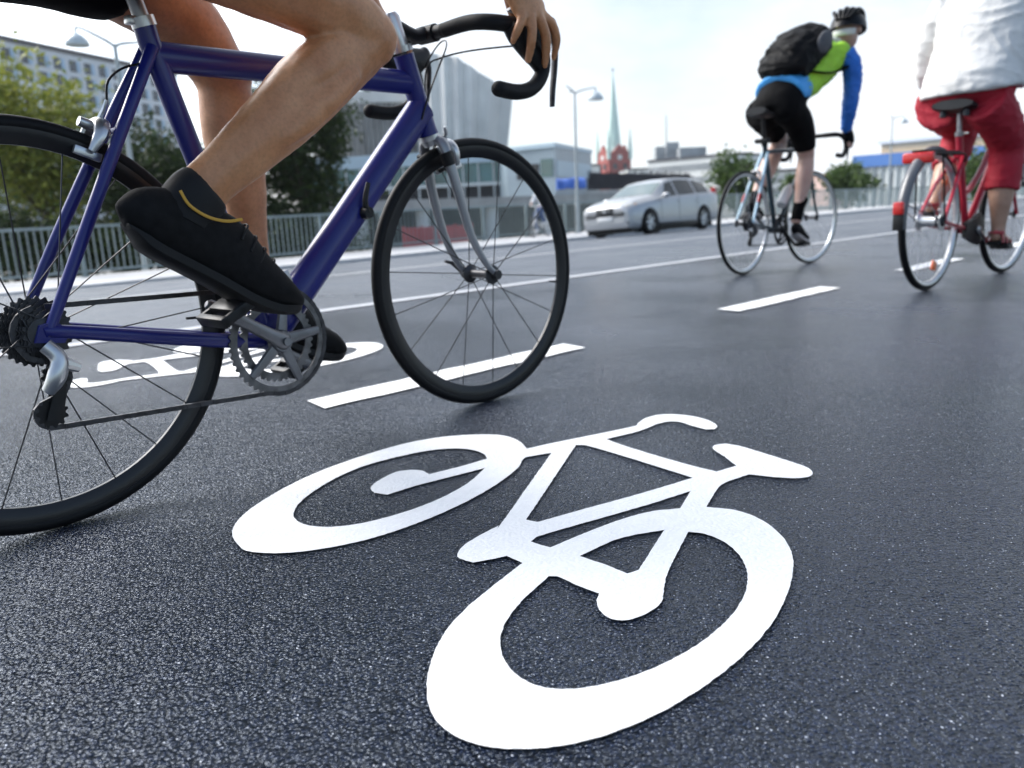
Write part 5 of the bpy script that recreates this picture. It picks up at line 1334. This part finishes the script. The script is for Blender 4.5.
    for s_ in (-1, 1):
        mb = MB(); mb.ball((1.93, s_*.62, .745), (.19, .14, .085), Matrix.Rotation(s_*-.5, 3, 'Z') @ Matrix.Rotation(.18, 3, 'Y'), 16, 10); hl = mb.build('headlight', M_headl, root)
        mb = MB(); mb.ball((1.80, s_*.755, .765), (.11, .05, .05), Matrix.Rotation(s_*-.3, 3, 'Z'), 10, 8); mb.build('indicator', M_amber, hl)
        mb = MB(); mb.box((2.06, s_*.64, .34), (.10, .20, .10), None, .03); mb.build('fog_lamp', M_blkplast, root)
        mb = MB(); mb.ball((.72, s_*.985, .975), (.075, .115, .07), None, 14, 10); mb.tube([(.74, s_*.86, .93), (.73, s_*.93, .96)], .025, 8); mb.build('door_mirror', M_carp, root)
        mb = MB(); mb.box((0, s_*.875, .22), (1.9, .04, .12), None, .012); mb.build('sill', M_blkplast, root)
        for x in (.05, -.85):
            mb = MB(); mb.box((x-.12, s_*.885, .80), (.19, .03, .03), None, .008); mb.build('door_handle', M_carp, root)
        mb = MB(); mb.box((-2.16, s_*.72, .95), (.10, .14, .42), Matrix.Rotation(.12, 3, 'Y'), .03); mb.build('tail_light', M_refl, root)
        mb = MB(); mb.tube([(.0, s_*.55, 1.475), (.1, s_*.55, 1.49), (-1.3, s_*.53, 1.49), (-1.4, s_*.53, 1.465)], .015, 8, smooth=2); mb.build('roof_rail', M_blkplast, root)
        for xa in (XF, XR):
            w = empty('wheel', (xa, s_*.79, WR)); w.parent = root
            mb = MB(); mb.lathe([(.20, -.10), (.275, -.10), (.305, -.085), (.315, -.05), (.315, .05), (.305, .085), (.275, .10), (.20, .10)], (0, 0, 0), Y_, 36); mb.build('tyre', M_tyre, w)
            mb = MB(); o_ = s_*.075
            mb.lathe([(.21, -.09), (.21, .09), (.19, .09), (.18, .04*s_), (.0, .03*s_)], (0, 0, 0), Y_, 36)
            for k in range(5):
                a = 2*math.pi*k/5; mb.tube([V(.03*math.cos(a), o_, .03*math.sin(a)), V(.2*math.cos(a), o_, .2*math.sin(a))], [(.02, .035), (.02, .03)], 8, side=Y_)
            mb.ball((0, o_, 0), (.05, .03, .05)); mb.build('rim', M_alu, w)
            mb = MB(); mb.box((xa, s_*.70, .36), (.66, .18, .60)); mb.build('wheel_well', M_blkplast, root)
    mb = MB(); mb.box((0, 0, .185), (3.9, 1.5, .21)); mb.build('underbody', M_blkplast, root)  # underbody, black and hung low so it fills in the shadow beneath
    for nm, dx in (('door_seam', .80), ('door_seam', -.06), ('door_seam', -1.0)):
        for s_ in (-1, 1):
            mb = MB(); mb.tube([V(p.x, p.y*s_, p.z) for p in [Pn(dx, v, .0) for v in (.08, .2, .3, .42, .5, .55)]], .005, 4); mb.build(nm, M_blkplast, root)
car()

# ================================================================== LAMPS
def lamp_base(px, py): 
    p, s, t = G(px, py, True); return st(s, FENCE_T+.18, 0, True)
def on_fence_line(px, Tt):
    """point of the pavement at road offset Tt seen in the direction of column px"""
    d = ray(px, 200); a = d.dot(U); b = d.dot(T_); k = Tt/b
    return a*k
sL = on_fence_line(577, 18.6); bL = st(sL, 18.6, 0, True)
hh = at(573.5, 92, bL.y).z - bL.z
side = V(.85, .2, 0)
lamp(bL, hh, [(V(.80, .05, 0), .72, .12, True), (V(-.8, -.05, 0), .30, .20, False), (V(-.8, -.1, 0), .20, .02, False)], 'tall grey street lamp left of the silver car with one bell shade')
sL = on_fence_line(136, 20.3); bL = st(sL, 20.3, -1.2, True)
hh = at(118, 44, bL.y).z - bL.z
lamp(bL, hh, [(V(-.95, -.1, 0), .82, .38, True), (V(.95, .3, 0), .60, .05, True)], 'two-armed street lamp with bell shades behind the seat tube of the blue bicycle', r=.075)
for px, ytop, lab in ((888, 118, 'distant thin street lamp between the two leading cyclists'),):
    sL = on_fence_line(px, 18.6); bL = st(sL, 18.6, 0, True); hh = at(px, ytop, bL.y).z - bL.z
    lamp(bL, hh, [(V(.8, .3, 0), .85, .10, True), (V(-.8, -.2, 0), .2, .15, False)], lab)

# ================================================================== BUILDINGS
def haze(c, k):
    return tuple(a*(1-k)+b*k for a, b in zip(c, (.62, .66, .70)))
M_hotel = mat('white_facade_panels', (.62, .66, .70), .6, var=.05, vscale=.4)
M_hotelblue = mat('pale_blue_panel', (.34, .50, .66), .5, var=.1, vscale=.6)
M_win = mat('dark_window_glass', (.03, .04, .055), .12, var=.3, vscale=.5, spec=.6)
M_cornice = mat('dark_cornice', (.06, .06, .07), .6, var=.1)
M_pleat = mat('pale_pleated_concrete', (.66, .66, .65), .7, var=.12, vscale=.35, bump=.2, bscale=6)
M_drum = mat('grey_ribbed_concrete', (.27, .27, .265), .75, var=.2, vscale=.4, bump=.2, bscale=6)
M_teal = mat('teal_curtain_glass', (.035, .13, .15), .10, var=.45, vscale=.25, spec=.8)
M_bluefas = mat('pale_blue_fascia', (.42, .54, .62), .45, var=.08, vscale=.3)
M_greybl = mat('grey_blue_cladding', (.26, .33, .38), .4, var=.12, vscale=.3)
M_mull = mat('white_mullion', (.62, .66, .66), .5, var=.05)
M_darkv = mat('dark_underpass', (.022, .024, .028), .8, var=.3, vscale=.5)
M_hoard = mat('dark_hoarding', (.035, .033, .042), .7, var=.25, vscale=.8)
M_parap = mat('pale_parapet', (.46, .46, .44), .8, var=.15, vscale=1.5)
M_slot = mat('dark_slot', (.07, .07, .075), .7, var=.3, vscale=3)
M_redw = mat('red_painted_panel', (.42, .045, .05), .6, var=.15, vscale=1.5)
M_tarp = mat('blue_tarpaulin', (.03, .11, .42), .6, var=.2, vscale=1.2, bump=.4, bscale=3)
M_brick = mat('red_church_brick', (.36, .085, .070), .85, var=.22, vscale=.9)
M_copper = mat('pale_green_copper', (.60, .78, .70), .6, var=.08, vscale=.4)
M_farw = mat('pale_render', (.76, .77, .74), .8, var=.06, vscale=.2)
M_farwin = mat('far_window_band', (.36, .38, .39), .3, var=.2, vscale=.3)
M_ochre = mat('ochre_cladding', (.72, .52, .30), .75, var=.1, vscale=.3)
M_bband = mat('blue_fascia', (.09, .22, .55), .5, var=.1, vscale=.3)
M_rust = mat('terracotta_roof', (.36, .15, .10), .8, var=.2, vscale=.6)
GZ = -1.5

def slab(name, p0, p1, z0, z1, depth, m, parent, out=0.0):
    """upright block whose front face runs from p0 to p1 (seen from the road), 'depth' behind it; out = proud of the face"""
    p0, p1 = V(p0.x, p0.y, 0), V(p1.x, p1.y, 0); ex = (p1-p0).normalized(); nn = V(-ex.y, ex.x, 0)
    if nn.y < 0: nn = -nn
    L = (p1-p0).length; c = (p0+p1)/2 + nn*(depth/2-out)
    mb = MB(); mb.box(V(c.x, c.y, (z0+z1)/2), (L, depth, z1-z0), Matrix((ex, nn, V(0, 0, 1))).transposed()); return mb.build(name, m, parent, smooth=False)
def zt(px, py, p):
    return at(px, py, p.y).z
def along(px, P0, d):
    """where the column px crosses the plan line P0 + k d"""
    r_ = ray(px, 205); a = r_.x/r_.y
    k = (a*P0.y-P0.x)/(d.x-a*d.y); return P0 + d*k

# --- white hotel block
hb = empty('hotel_building', (0, 0, 0)); tag(hb, 'large white block with rows of dark windows, upper left behind the trees', 'building')
P0 = at(0, 205, 150); P0.z = 0; d = V(math.sin(R(18)), math.cos(R(18)), 0)
zT = at(0, 33, 150).z; a, b = P0-d*34, P0+d*52
slab('wall', a, b, GZ, zT, 16, M_hotel, hb); slab('cornice', a, b, zT, zT+.9, 16.4, M_cornice, hb, out=.3)
rest = MB()
ex = d; nn = V(-d.y, d.x, 0); nn = nn if nn.y > 0 else -nn
rotm = Matrix((ex, nn, V(0, 0, 1))).transposed()
slab('plinth', a, b, GZ, GZ+3, 16.3, M_cornice, hb, out=.15)
for r_ in range(11):
    z = zT-2.2-r_*3.1
    for c_ in range(21):
        q = a + d*(3+c_*3.75)
        if r_ < 6 and 5 <= c_ < 21:
            mb = MB(); mb.box(V(0, 0, z)+q, (1.55, .3, 2.1), rotm); w = mb.build('window', M_win, hb, smooth=False)
            mb = MB(); mb.box(V(0, 0, z)+q+d*1.35, (.9, .22, 2.1), rotm); mb.build('blue_panel', M_hotelblue, w, smooth=False)
        else: rest.box(V(0, 0, z)+q, (1.55, .3, 2.1), rotm)
tag(rest.build('lower_windows', M_win, hb, smooth=False), kind='stuff')

# --- pleated concrete hall
ch = empty('concrete_hall', (0, 0, 0)); tag(ch, 'pale pleated concrete hall leaning outward behind the front of the blue bicycle', 'building')
def pleated(name, pxs, tops, bots, Y, m, lean, npl, amp, depth):
    mb = MB(); rows = []; n = 96
    for lv in range(6):
        k = lv/5; ring = []
        for i in range(n+1):
            u = i/n; px = interp(u, [(j/(len(pxs)-1), p) for j, p in enumerate(pxs)])
            yt = interp(u, [(j/(len(tops)-1), p) for j, p in enumerate(tops)]); yb = interp(u, [(j/(len(bots)-1), p) for j, p in enumerate(bots)])
            bulge = math.sin(u*math.pi)*3.0
            fold = amp*abs(((u*npl) % 1)-.5)*2
            Yk = Y - bulge - lean*k - fold
            z0, z1 = at(px, yb, Y).z, at(px, yt, Y).z
            p = at(px, yt, Y); sx = 1+.05*k*(u-.3)
            ring.append(V(p.x*sx - (1-k)*(1.2*u if lean > 1 else 0), Yk, z0+(z1-z0)*k))
        rows.append(ring + [V(ring[-1].x, Y+depth, ring[-1].z), V(ring[0].x, Y+depth, ring[0].z)])
    mb.loft(rows); return mb.build(name, m, ch, angle=20)
dr = pleated('ribbed_drum', [322, 440], [108, 104], [168, 168], 104, M_drum, .6, 22, .45, 12)
pleated('drum_rim', [320, 442], [95, 93], [107.5, 103.5], 103, M_pleat, .3, 1, 0, 12)
pleated('pleated_wing', [414, 440, 460, 480, 512], [58, 61, 66, 78, 97], [172, 172, 172, 172, 172], 101, M_pleat, 2.2, 6, .8, 12)

# --- glass pavilion
gp = empty('glass_pavilion', (0, 0, 0)); tag(gp, 'low teal glass pavilion with pale blue roof band, seen through the front wheel', 'building')
L0, L1 = at(300, 200, 82), at(549, 200, 76); dd = (L1-L0); dd.z = 0; dd.normalize()
zf0, zf1, zg0 = zt(420, 153, at(420, 200, 79)), zt(420, 166, at(420, 200, 79)), zt(420, 187, at(420, 200, 79))
slab('curtain_glass', L0, L1, zg0, zf1, 10, M_teal, gp); slab('roof_band', L0, L1, zf1, zf0, 11, M_bluefas, gp, out=.5); slab('dark_base', L0, L1, GZ, zg0, 9.8, M_darkv, gp, out=-.1)
Lt = (L1-L0).length
for i in range(17):
    q = L0+dd*(Lt*(i+.5)/17); mb = MB(); mb.box(V(q.x, q.y-.12, (zg0-1.2+zf1)/2), (.14, .2, zf1-zg0+1.2)); mb.build('mullion', M_mull, gp, smooth=False)
slab('floor_edge', L0, L1, zg0-.15, zg0+.15, .3, M_mull, gp, out=.25)
bx = empty('cladding_block', (0, 0, 0)); tag(bx, 'grey-blue box building with dark opening left of the tall street lamp', 'building')
C0, C1, C2 = at(508, 200, 73), at(556, 200, 69), at(592, 200, 80)
zb1 = zt(556, 147, C1); zm = zt(556, 172, C1)
rg = [C0, C1, C2, C2+V(-3, 12, 0), C0+V(-2, 12, 0)]
mb = MB(); mb.loft([[V(p.x, p.y, z) for p in rg] for z in (GZ, zb1)]); mb.build('wall', M_greybl, bx, smooth=False)
mb = MB(); mb.loft([[V(p.x, p.y, z)+(V(p.x, p.y, 0)-V(C1.x, C1.y+6, 0)).normalized()*.2 for p in rg] for z in (zb1, zb1+.35)]); mb.build('roof_edge', M_bluefas, bx, smooth=False)
slab('glass_corner', C1.lerp(C0, .04), C1.lerp(C0, .28), zt(556, 176, C1), zt(556, 158, C1), .5, M_teal, bx, out=.06); slab('opening', C1.lerp(C0, .32), C1.lerp(C0, .78), zt(556, 177, C1), zt(556, 162, C1), .5, M_darkv, bx, out=.06)
slab('side_glass', C1.lerp(C2, .04), C1.lerp(C2, .96), zt(556, 176, C1), zt(556, 160, C1), .5, M_bluefas, bx, out=.06)

# --- terrace on columns behind the railing
te = empty('terrace', (0, 0, 0)); tag(te, 'long concrete terrace on pale columns behind the far railing', 'terrace')
T0, T1 = at(318, 205, 46), at(660, 195, 62)
z1, z0 = zt(480, 197.5, at(480, 200, 53)), zt(480, 208, at(480, 200, 53))
slab('deck_beam', T0, T1, z0, z1, 7, M_conc, te); slab('dark_void_wall', T0, T1, GZ, z0, .5, M_darkv, te, out=-5.5)  # wall behind is near-black: the void's shade under the deck is in its colour
dt_ = T1-T0; dt_.z = 0
for px in (355, 420, 490, 548, 605, 645):
    q = along(px, V(T0.x, T0.y, 0), dt_.normalized())
    mb = MB(); mb.tube([V(q.x, q.y+.9, GZ), V(q.x, q.y+.9, z0)], .46, 18); mb.build('column', M_mull, te)
rp = empty('red_panel_fence', (0, 0, 0)); tag(rp, 'low red panel wall behind the railing, under the terrace', 'low wall')
Ra, Rb = at(404, 238, 39), at(472, 236, 41)
slab('panel', Ra, Rb, GZ, zt(436, 226.5, at(436, 230, 40)), .15, M_redw, rp)
for k in range(5):
    q = Ra.lerp(Rb, k/4); mb = MB(); mb.box(V(q.x, q.y-.02, (GZ+zt(436, 225, at(436, 230, 40)))/2), (.12, .1, zt(436, 225, at(436, 230, 40))-GZ)); mb.build('post', M_redw, rp, smooth=False)
q = at(571, 186, 58); z0t = zt(571, 189, q)
tp = MB(); rings = []
for i in range(9):
    u = -1+2*i/8; rings.append([q+V(u*1.0, y, 0)*1.0+V(0, 0, z0t-q.z+h+.10*noise.noise(V(u*3, y*2, h*4))) for y, h in ((-.7, .05), (-.55, .55+.1*math.cos(u*5)), (0, .75+.08*math.sin(u*4)), (.6, .5), (.7, .0))])
tp.loft(rings); tag(tp.build('tarpaulin', M_tarp, None, angle=60), 'blue tarpaulin heaped on the terrace left of the tall street lamp', 'tarpaulin')

# --- dark hoarding with a pale parapet under it
ho = empty('hoarding', (0, 0, 0)); tag(ho, 'long dark board hoarding on the skyline behind the silver car', 'hoarding')
h0, h1 = at(583, 190, 78), at(690, 188, 96)
zh0, zh1 = zt(600, 189.5, at(600, 190, 80)), zt(600, 173, at(600, 190, 80))
slab('board', h0, h1, zh0, zh1, .4, M_hoard, ho)
dd = (h1-h0); dd.z = 0; LL = dd.length; dd.normalize()
mb = MB()
for i in range(40):
    q = h0+dd*(LL*(i+.5)/40); mb.box(V(q.x, q.y-.05, (zh0+zh1)/2+.1*(i % 3)), (.12, .2, zh1-zh0+.25*(i % 2)))
mb.build('batten', M_hoard, ho, smooth=False)
pa = empty('parapet_wall', (0, 0, 0)); tag(pa, 'pale parapet wall with dark slots below the dark hoarding, left of the silver car', 'wall')
slab('wall', h0-dd*1, h1, GZ, zh0-.05, 1.2, M_parap, pa, out=.3)
mb = MB()
for i in range(30):
    q = h0+dd*(LL*(i+.5)/30); mb.box(V(q.x, q.y-.4, zh0-.75), (random.uniform(.25, .7), .3, random.uniform(.45, .65)))
mb.build('slot', M_slot, pa, smooth=False)

# --- church
cu = empty('church', (0, 0, 0)); tag(cu, 'red brick church tower with tall pale green spire on the skyline', 'church')
cY = 330; cc = at(614, 170, cY); u_ = cY/F
def cz(py): return at(614, py, cY).z
w = 12*u_
mb = MB(); mb.box(V(cc.x, cc.y, (GZ+cz(153))/2), (2*w, 2*w, cz(153)-GZ), Matrix.Rotation(.35, 3, 'Z')); tw = mb.build('tower', M_brick, cu, smooth=False)
Mr = Matrix.Rotation(.35, 3, 'Z')
for k in range(4):
    a = k*math.pi/2+.35; n_ = V(math.cos(a), math.sin(a), 0); t_ = V(-n_.y, n_.x, 0); o_ = V(cc.x, cc.y, 0)+n_*w
    mb = MB(); mb.prism([(-w*.6, 0), (w*.6, 0), (0, w*.6)], V(o_.x, o_.y, cz(153))-n_*.8, t_, V(0, 0, 1), n_, .9); mb.build('gable', M_brick, cu, smooth=False)
    mb = MB(); mb.lathe([(0, -.3), (w*.2, -.3), (w*.2, .25), (0, .25)], V(o_.x, o_.y, cz(158)), n_, 20); mb.build('clock_face', M_farw, tw)
    for s_ in (-.45, .45):
        mb = MB(); mb.box(V(o_.x, o_.y, cz(167))+t_*s_*w, (w*.28, w*.28, 5*u_), Mr); mb.build('belfry_opening', M_slot, tw, smooth=False)
    a += math.pi/4; c_ = V(cc.x, cc.y, 0)+V(math.cos(a), math.sin(a), 0)*w*1.36
    mb = MB(); mb.tube([V(c_.x, c_.y, cz(160)), V(c_.x, c_.y, cz(150))], w*.16, 8); mb.tube([V(c_.x, c_.y, cz(150)), V(c_.x, c_.y, cz(130))], [w*.15, .1], 8); mb.build('pinnacle', M_copper, cu, smooth=False)
mb = MB(); mb.tube([V(cc.x, cc.y, cz(154)), V(cc.x, cc.y, cz(146)), V(cc.x, cc.y, cz(110)), V(cc.x, cc.y, cz(72))], [w*.80, w*.58, w*.30, .12], 8); sp_ = mb.build('spire', M_copper, cu, smooth=False)
mb = MB(); mb.tube([V(cc.x, cc.y, cz(72)), V(cc.x, cc.y, cz(68))], .18, 6); mb.box(V(cc.x, cc.y, cz(69.5)), (1.2, .2, .2)); mb.build('cross', M_cornice, sp_)

# --- pale far blocks
def far_block(label, pa, pb, Ya, Yb, top, floors, m, parts=True, depth=18, band=M_farwin, roof=None, name='far_building'):
    o = empty(name, (0, 0, 0)); tag(o, label, 'building')
    a, b = at(pa, 195, Ya), at(pb, 195, Yb); zT = zt((pa+pb)/2, top, (a+b)/2)
    slab('wall', a, b, GZ, zT, depth, m, o)
    for i in range(floors):
        h = (zT-1.0)*(1-(i+.5)/max(floors, 1)); n_ = max(4, int(abs(pb-pa)/3.2))
        d_ = (b-a); d_.z = 0; Lb = d_.length; d_.normalize(); nn = V(-d_.y, d_.x, 0); nn = nn if nn.y > 0 else -nn
        for k in range(min(n_, 24)):
            q = a+d_*(Lb*(k+.5)/min(n_, 24)); mb = MB(); mb.box(V(q.x, q.y, h+.6), (Lb/min(n_, 24)*.62, .4, (zT/max(1, floors))*.42), Matrix((d_, nn, V(0, 0, 1))).transposed()); mb.build('window', band, o, smooth=False)
    slab('roof', a, b, zT, zT+.5, depth+.6, roof or M_cornice, o, out=.3)
    return o, a, b, zT
o, a, b, zT = far_block('long pale building with window bands behind the roof of the silver car', 648, 728, 198, 180, 159, 3, M_farw)
for k, (u, w_, h_) in enumerate(((.28, 5, 3.4), (.36, 3, 4.2), (.62, 6, 2.6))):
    q = a.lerp(b, u); mb = MB(); mb.box(V(q.x, q.y+5, zT+h_/2), (w_, 4, h_)); mb.build('roof_plant', M_farwin, o, smooth=False)
q = a.lerp(b, .30); mb = MB(); mb.tube([V(q.x, q.y+5, zT), V(q.x, q.y+5, zT+10.5)], [.16, .08], 6); mb.build('mast', M_cornice, o)
far_block('pale tower block behind the bush left of the backpack cyclist', 733, 752, 200, 199, 154.5, 4, M_farw)
far_block('low white block beside the red brick church tower', 584, 600, 220, 220, 166, 2, M_farw)
far_block('low pale building at the foot of the church spire', 628, 648, 230, 230, 170, 2, M_farw)
far_block('small pinkish house with terracotta roof beyond the leading bicycle', 829, 842, 150, 150, 176, 2, mat('pink_render', (.50, .36, .32), .8), roof=M_rust, depth=9, name='far_house')
far_block('small cream house with terracotta roof right of the pinkish house', 842, 858, 158, 156, 172, 2, mat('cream_render', (.55, .50, .42), .8), roof=M_rust, depth=9, name='far_house')
far_block('low pale house seen between the legs of the backpack cyclist', 752, 800, 175, 170, 172, 2, M_farw, depth=9)
# --- hall with the blue fascia on the right
bh = empty('market_hall', (0, 0, 0)); tag(bh, 'pale hall with bright blue roof fascia and ochre upper storey on the right', 'building')
a, b = at(853, 195, 92), at(1090, 186, 74)
m_ = a.lerp(b, .4)
za, zb, zc, zd = GZ, zt(930, 163, at(930, 190, 86)), zt(930, 150.5, at(930, 190, 86)), zt(930, 138.5, at(930, 190, 86))
slab('wall', a, b, za, zb, 20, M_farw, bh); slab('fascia', a, b, zb, zc, 21, M_bband, bh, out=.5); slab('upper_storey', a.lerp(b, .06), b, zc, zd, 14, M_ochre, bh, out=-3); slab('roof', a.lerp(b, .05), b, zd, zd+.35, 15, M_farw, bh, out=-2.6)
dd = b-a; dd.z = 0; LL = dd.length; dd.normalize()
for i in range(26):
    q = a+dd*(LL*(i+.5)/26); mb = MB(); mb.box(V(q.x, q.y-.12, (za+zb)/2), (.38, .4, zb-za)); mb.build('pilaster', M_mull, bh, smooth=False)
    if i % 2 == 0: q = a+dd*(LL*(i+1)/26); mb = MB(); mb.box(V(q.x, q.y+.05, (za+zb)/2+.3), (LL/26*.5, .3, (zb-za)*.55)); mb.build('window', M_farwin, bh, smooth=False)

# ================================================================== TREES AND BUSHES
def leafmat(name, c1, c2):
    m = bpy.data.materials.new(name); m.use_nodes = True; nt = m.node_tree; N, L = nt.nodes, nt.links; b = N['Principled BSDF']
    g = N.new('ShaderNodeNewGeometry'); ra = N.new('ShaderNodeValToRGB'); ra.color_ramp.elements[0].color = (*c1, 1); ra.color_ramp.elements[1].color = (*c2, 1)
    L.new(g.outputs['Random Per Island'], ra.inputs['Fac']); L.new(ra.outputs['Color'], b.inputs['Base Color'])
    b.inputs['Roughness'].default_value = .55; b.inputs['Specular IOR Level'].default_value = .3
    tr = N.new('ShaderNodeBsdfTranslucent'); L.new(ra.outputs['Color'], tr.inputs['Color']); mx = N.new('ShaderNodeMixShader'); mx.inputs['Fac'].default_value = .3
    L.new(b.outputs[0], mx.inputs[1]); L.new(tr.outputs[0], mx.inputs[2]); L.new(mx.outputs[0], N['Material Output'].inputs['Surface'])
    return m
M_lime = leafmat('light_green_leaf', (.12, .16, .022), (.36, .37, .07))
M_dark = leafmat('dark_green_leaf', (.010, .024, .007), (.055, .085, .02))
M_mid = leafmat('mid_green_leaf', (.03, .065, .014), (.10, .16, .035))
M_bark = mat('bark', (.07, .055, .04), .9, var=.3, vscale=10, bump=.5, bscale=30)
def leaves(mb, c, rad, n, size, rng, ncl, low=.0):
    cl = []
    for _ in range(ncl):
        while True:
            p = V(rng.uniform(-1, 1), rng.uniform(-1, 1), rng.uniform(-1+low, 1))
            if .12 < p.length < 1: break
        p = p*(.55+.45*rng.random()); cl.append((V(c.x+p.x*rad[0], c.y+p.y*rad[1], c.z+p.z*rad[2]), rng.uniform(.16, .34)))
    rm = min(rad)
    for _ in range(n):
        q, s_ = rng.choice(cl); p = q+V(rng.gauss(0, s_*rm), rng.gauss(0, s_*rm), rng.gauss(0, s_*rm*.75))
        a = V(rng.gauss(0, 1), rng.gauss(0, 1), rng.gauss(0, .7)).normalized(); b = a.orthogonal().normalized(); b = (Quaternion(a, rng.uniform(0, 6.3)) @ b)
        k = size*rng.uniform(.6, 1.3)
        mb.add([p-a*k, p+b*k*.42+V(0, 0, k*.1), p+a*k, p-b*k*.42+V(0, 0, k*.1)], [(0, 1, 2, 3)])
def tree(px, py, rx, rz_, Y, m, label, n=4200, size=.13, seed=1, name='tree', group='trees behind the railing', low=0.0, ry=None):
    rng = random.Random(seed); c = at(px, py, Y); u_ = Y/F; rad = (rx*u_, (ry or rx)*u_, rz_*u_)
    o = empty(name, (c.x, c.y, GZ)); tag(o, label, 'tree' if name == 'tree' else 'bush', group)
    cl = V(0, 0, c.z-GZ)
    mb = MB(); r0 = max(.05, rad[0]*.07)
    mb.tube([(0, 0, -.1), (.04, 0, cl.z*.45), (-.03, .05, cl.z), (.02, 0, cl.z+rad[2]*.6)], [r0*1.3, r0, r0*.7, r0*.2], 10, smooth=3); tr = mb.build('trunk', M_bark, o)
    for k in range(7):
        a = rng.uniform(0, 6.3); z = cl.z*rng.uniform(.5, 1.1); mb = MB()
        mb.tube([V(0, 0, z), V(math.cos(a)*rad[0]*.35, math.sin(a)*rad[1]*.35, z+rad[2]*.22), V(math.cos(a)*rad[0]*.75, math.sin(a)*rad[1]*.75, z+rad[2]*.4)], [r0*.5, r0*.35, r0*.12], 7, smooth=3); mb.build('limb', M_bark, tr)
    mb = MB(); leaves(mb, cl, rad, n, size, rng, 46, low); mb.build('crown', m, o, smooth=False, fix=False)
    return o
tree(34, 148, 66, 84, 27, M_lime, 'light yellow-green tree at the left edge in front of the white block', 12500, .135, 1)
tree(-60, 150, 60, 90, 29, M_mid, 'green tree cut by the left edge of the photo', 3000, .14, 9)
tree(150, 190, 58, 70, 25, M_dark, 'dark green tree between the rear brake and the seat tube of the blue bicycle', 11000, .11, 2)
tree(226, 205, 48, 66, 26, M_dark, 'dark green tree hidden behind the legs of the near cyclist', 8000, .11, 3)
tree(298, 150, 44, 108, 26, M_dark, 'tall dark green tree between the bent leg and the down tube', 13000, .11, 4)
for i, (px, lab) in enumerate(((10, 'dark shrub behind the railing at the left edge'), (72, 'dark shrub behind the railing under the light green tree'), (135, 'dark shrub behind the railing left of the raised shoe'), (196, 'dark shrub behind the railing hidden by the raised shoe'), (262, 'dark shrub behind the railing right of the straight leg'), (322, 'dark shrub behind the railing beside the down tube'))):
    tree(px, 246, 40, 34, 22.5+.5*i, M_dark, lab, 5200, .10, 20+i, 'shrub', 'shrubs behind the railing')
tree(737, 180, 30, 26, 50, M_mid, 'green bush behind the railing right of the silver car', 4200, .18, 5, 'bush', 'bushes beyond the right of the railing')
tree(796, 188, 16, 15, 56, M_mid, 'green bush behind the bicycle of the backpack cyclist', 1200, .2, 6, 'bush', 'bushes beyond the right of the railing')
tree(846, 182, 28, 17, 60, M_mid, 'wide green bush left of the hall with the blue fascia', 3600, .2, 7, 'bush', 'bushes beyond the right of the railing')
tree(978, 176, 20, 26, 56, M_mid, 'green bush behind the frame of the red bicycle', 1600, .2, 8, 'bush', 'bushes beyond the right of the railing')

# ================================================================== AIR
mb = MB(); mb.box((0, 400, 28), (1900, 1700, 62)); hz = mb.build('haze', bpy.data.materials.new('haze_air'), smooth=False)
tag(hz, kind='stuff'); hm = hz.data.materials[0]; hm.use_nodes = True; nt = hm.node_tree
for n in list(nt.nodes):
    if n.type == 'BSDF_PRINCIPLED': nt.nodes.remove(n)
pv = nt.nodes.new('ShaderNodeVolumePrincipled'); pv.inputs['Density'].default_value = .00022; pv.inputs['Color'].default_value = (.86, .91, .97, 1); pv.inputs['Anisotropy'].default_value = .3
nt.links.new(pv.outputs['Volume'], next(n for n in nt.nodes if n.type == 'OUTPUT_MATERIAL').inputs['Volume'])
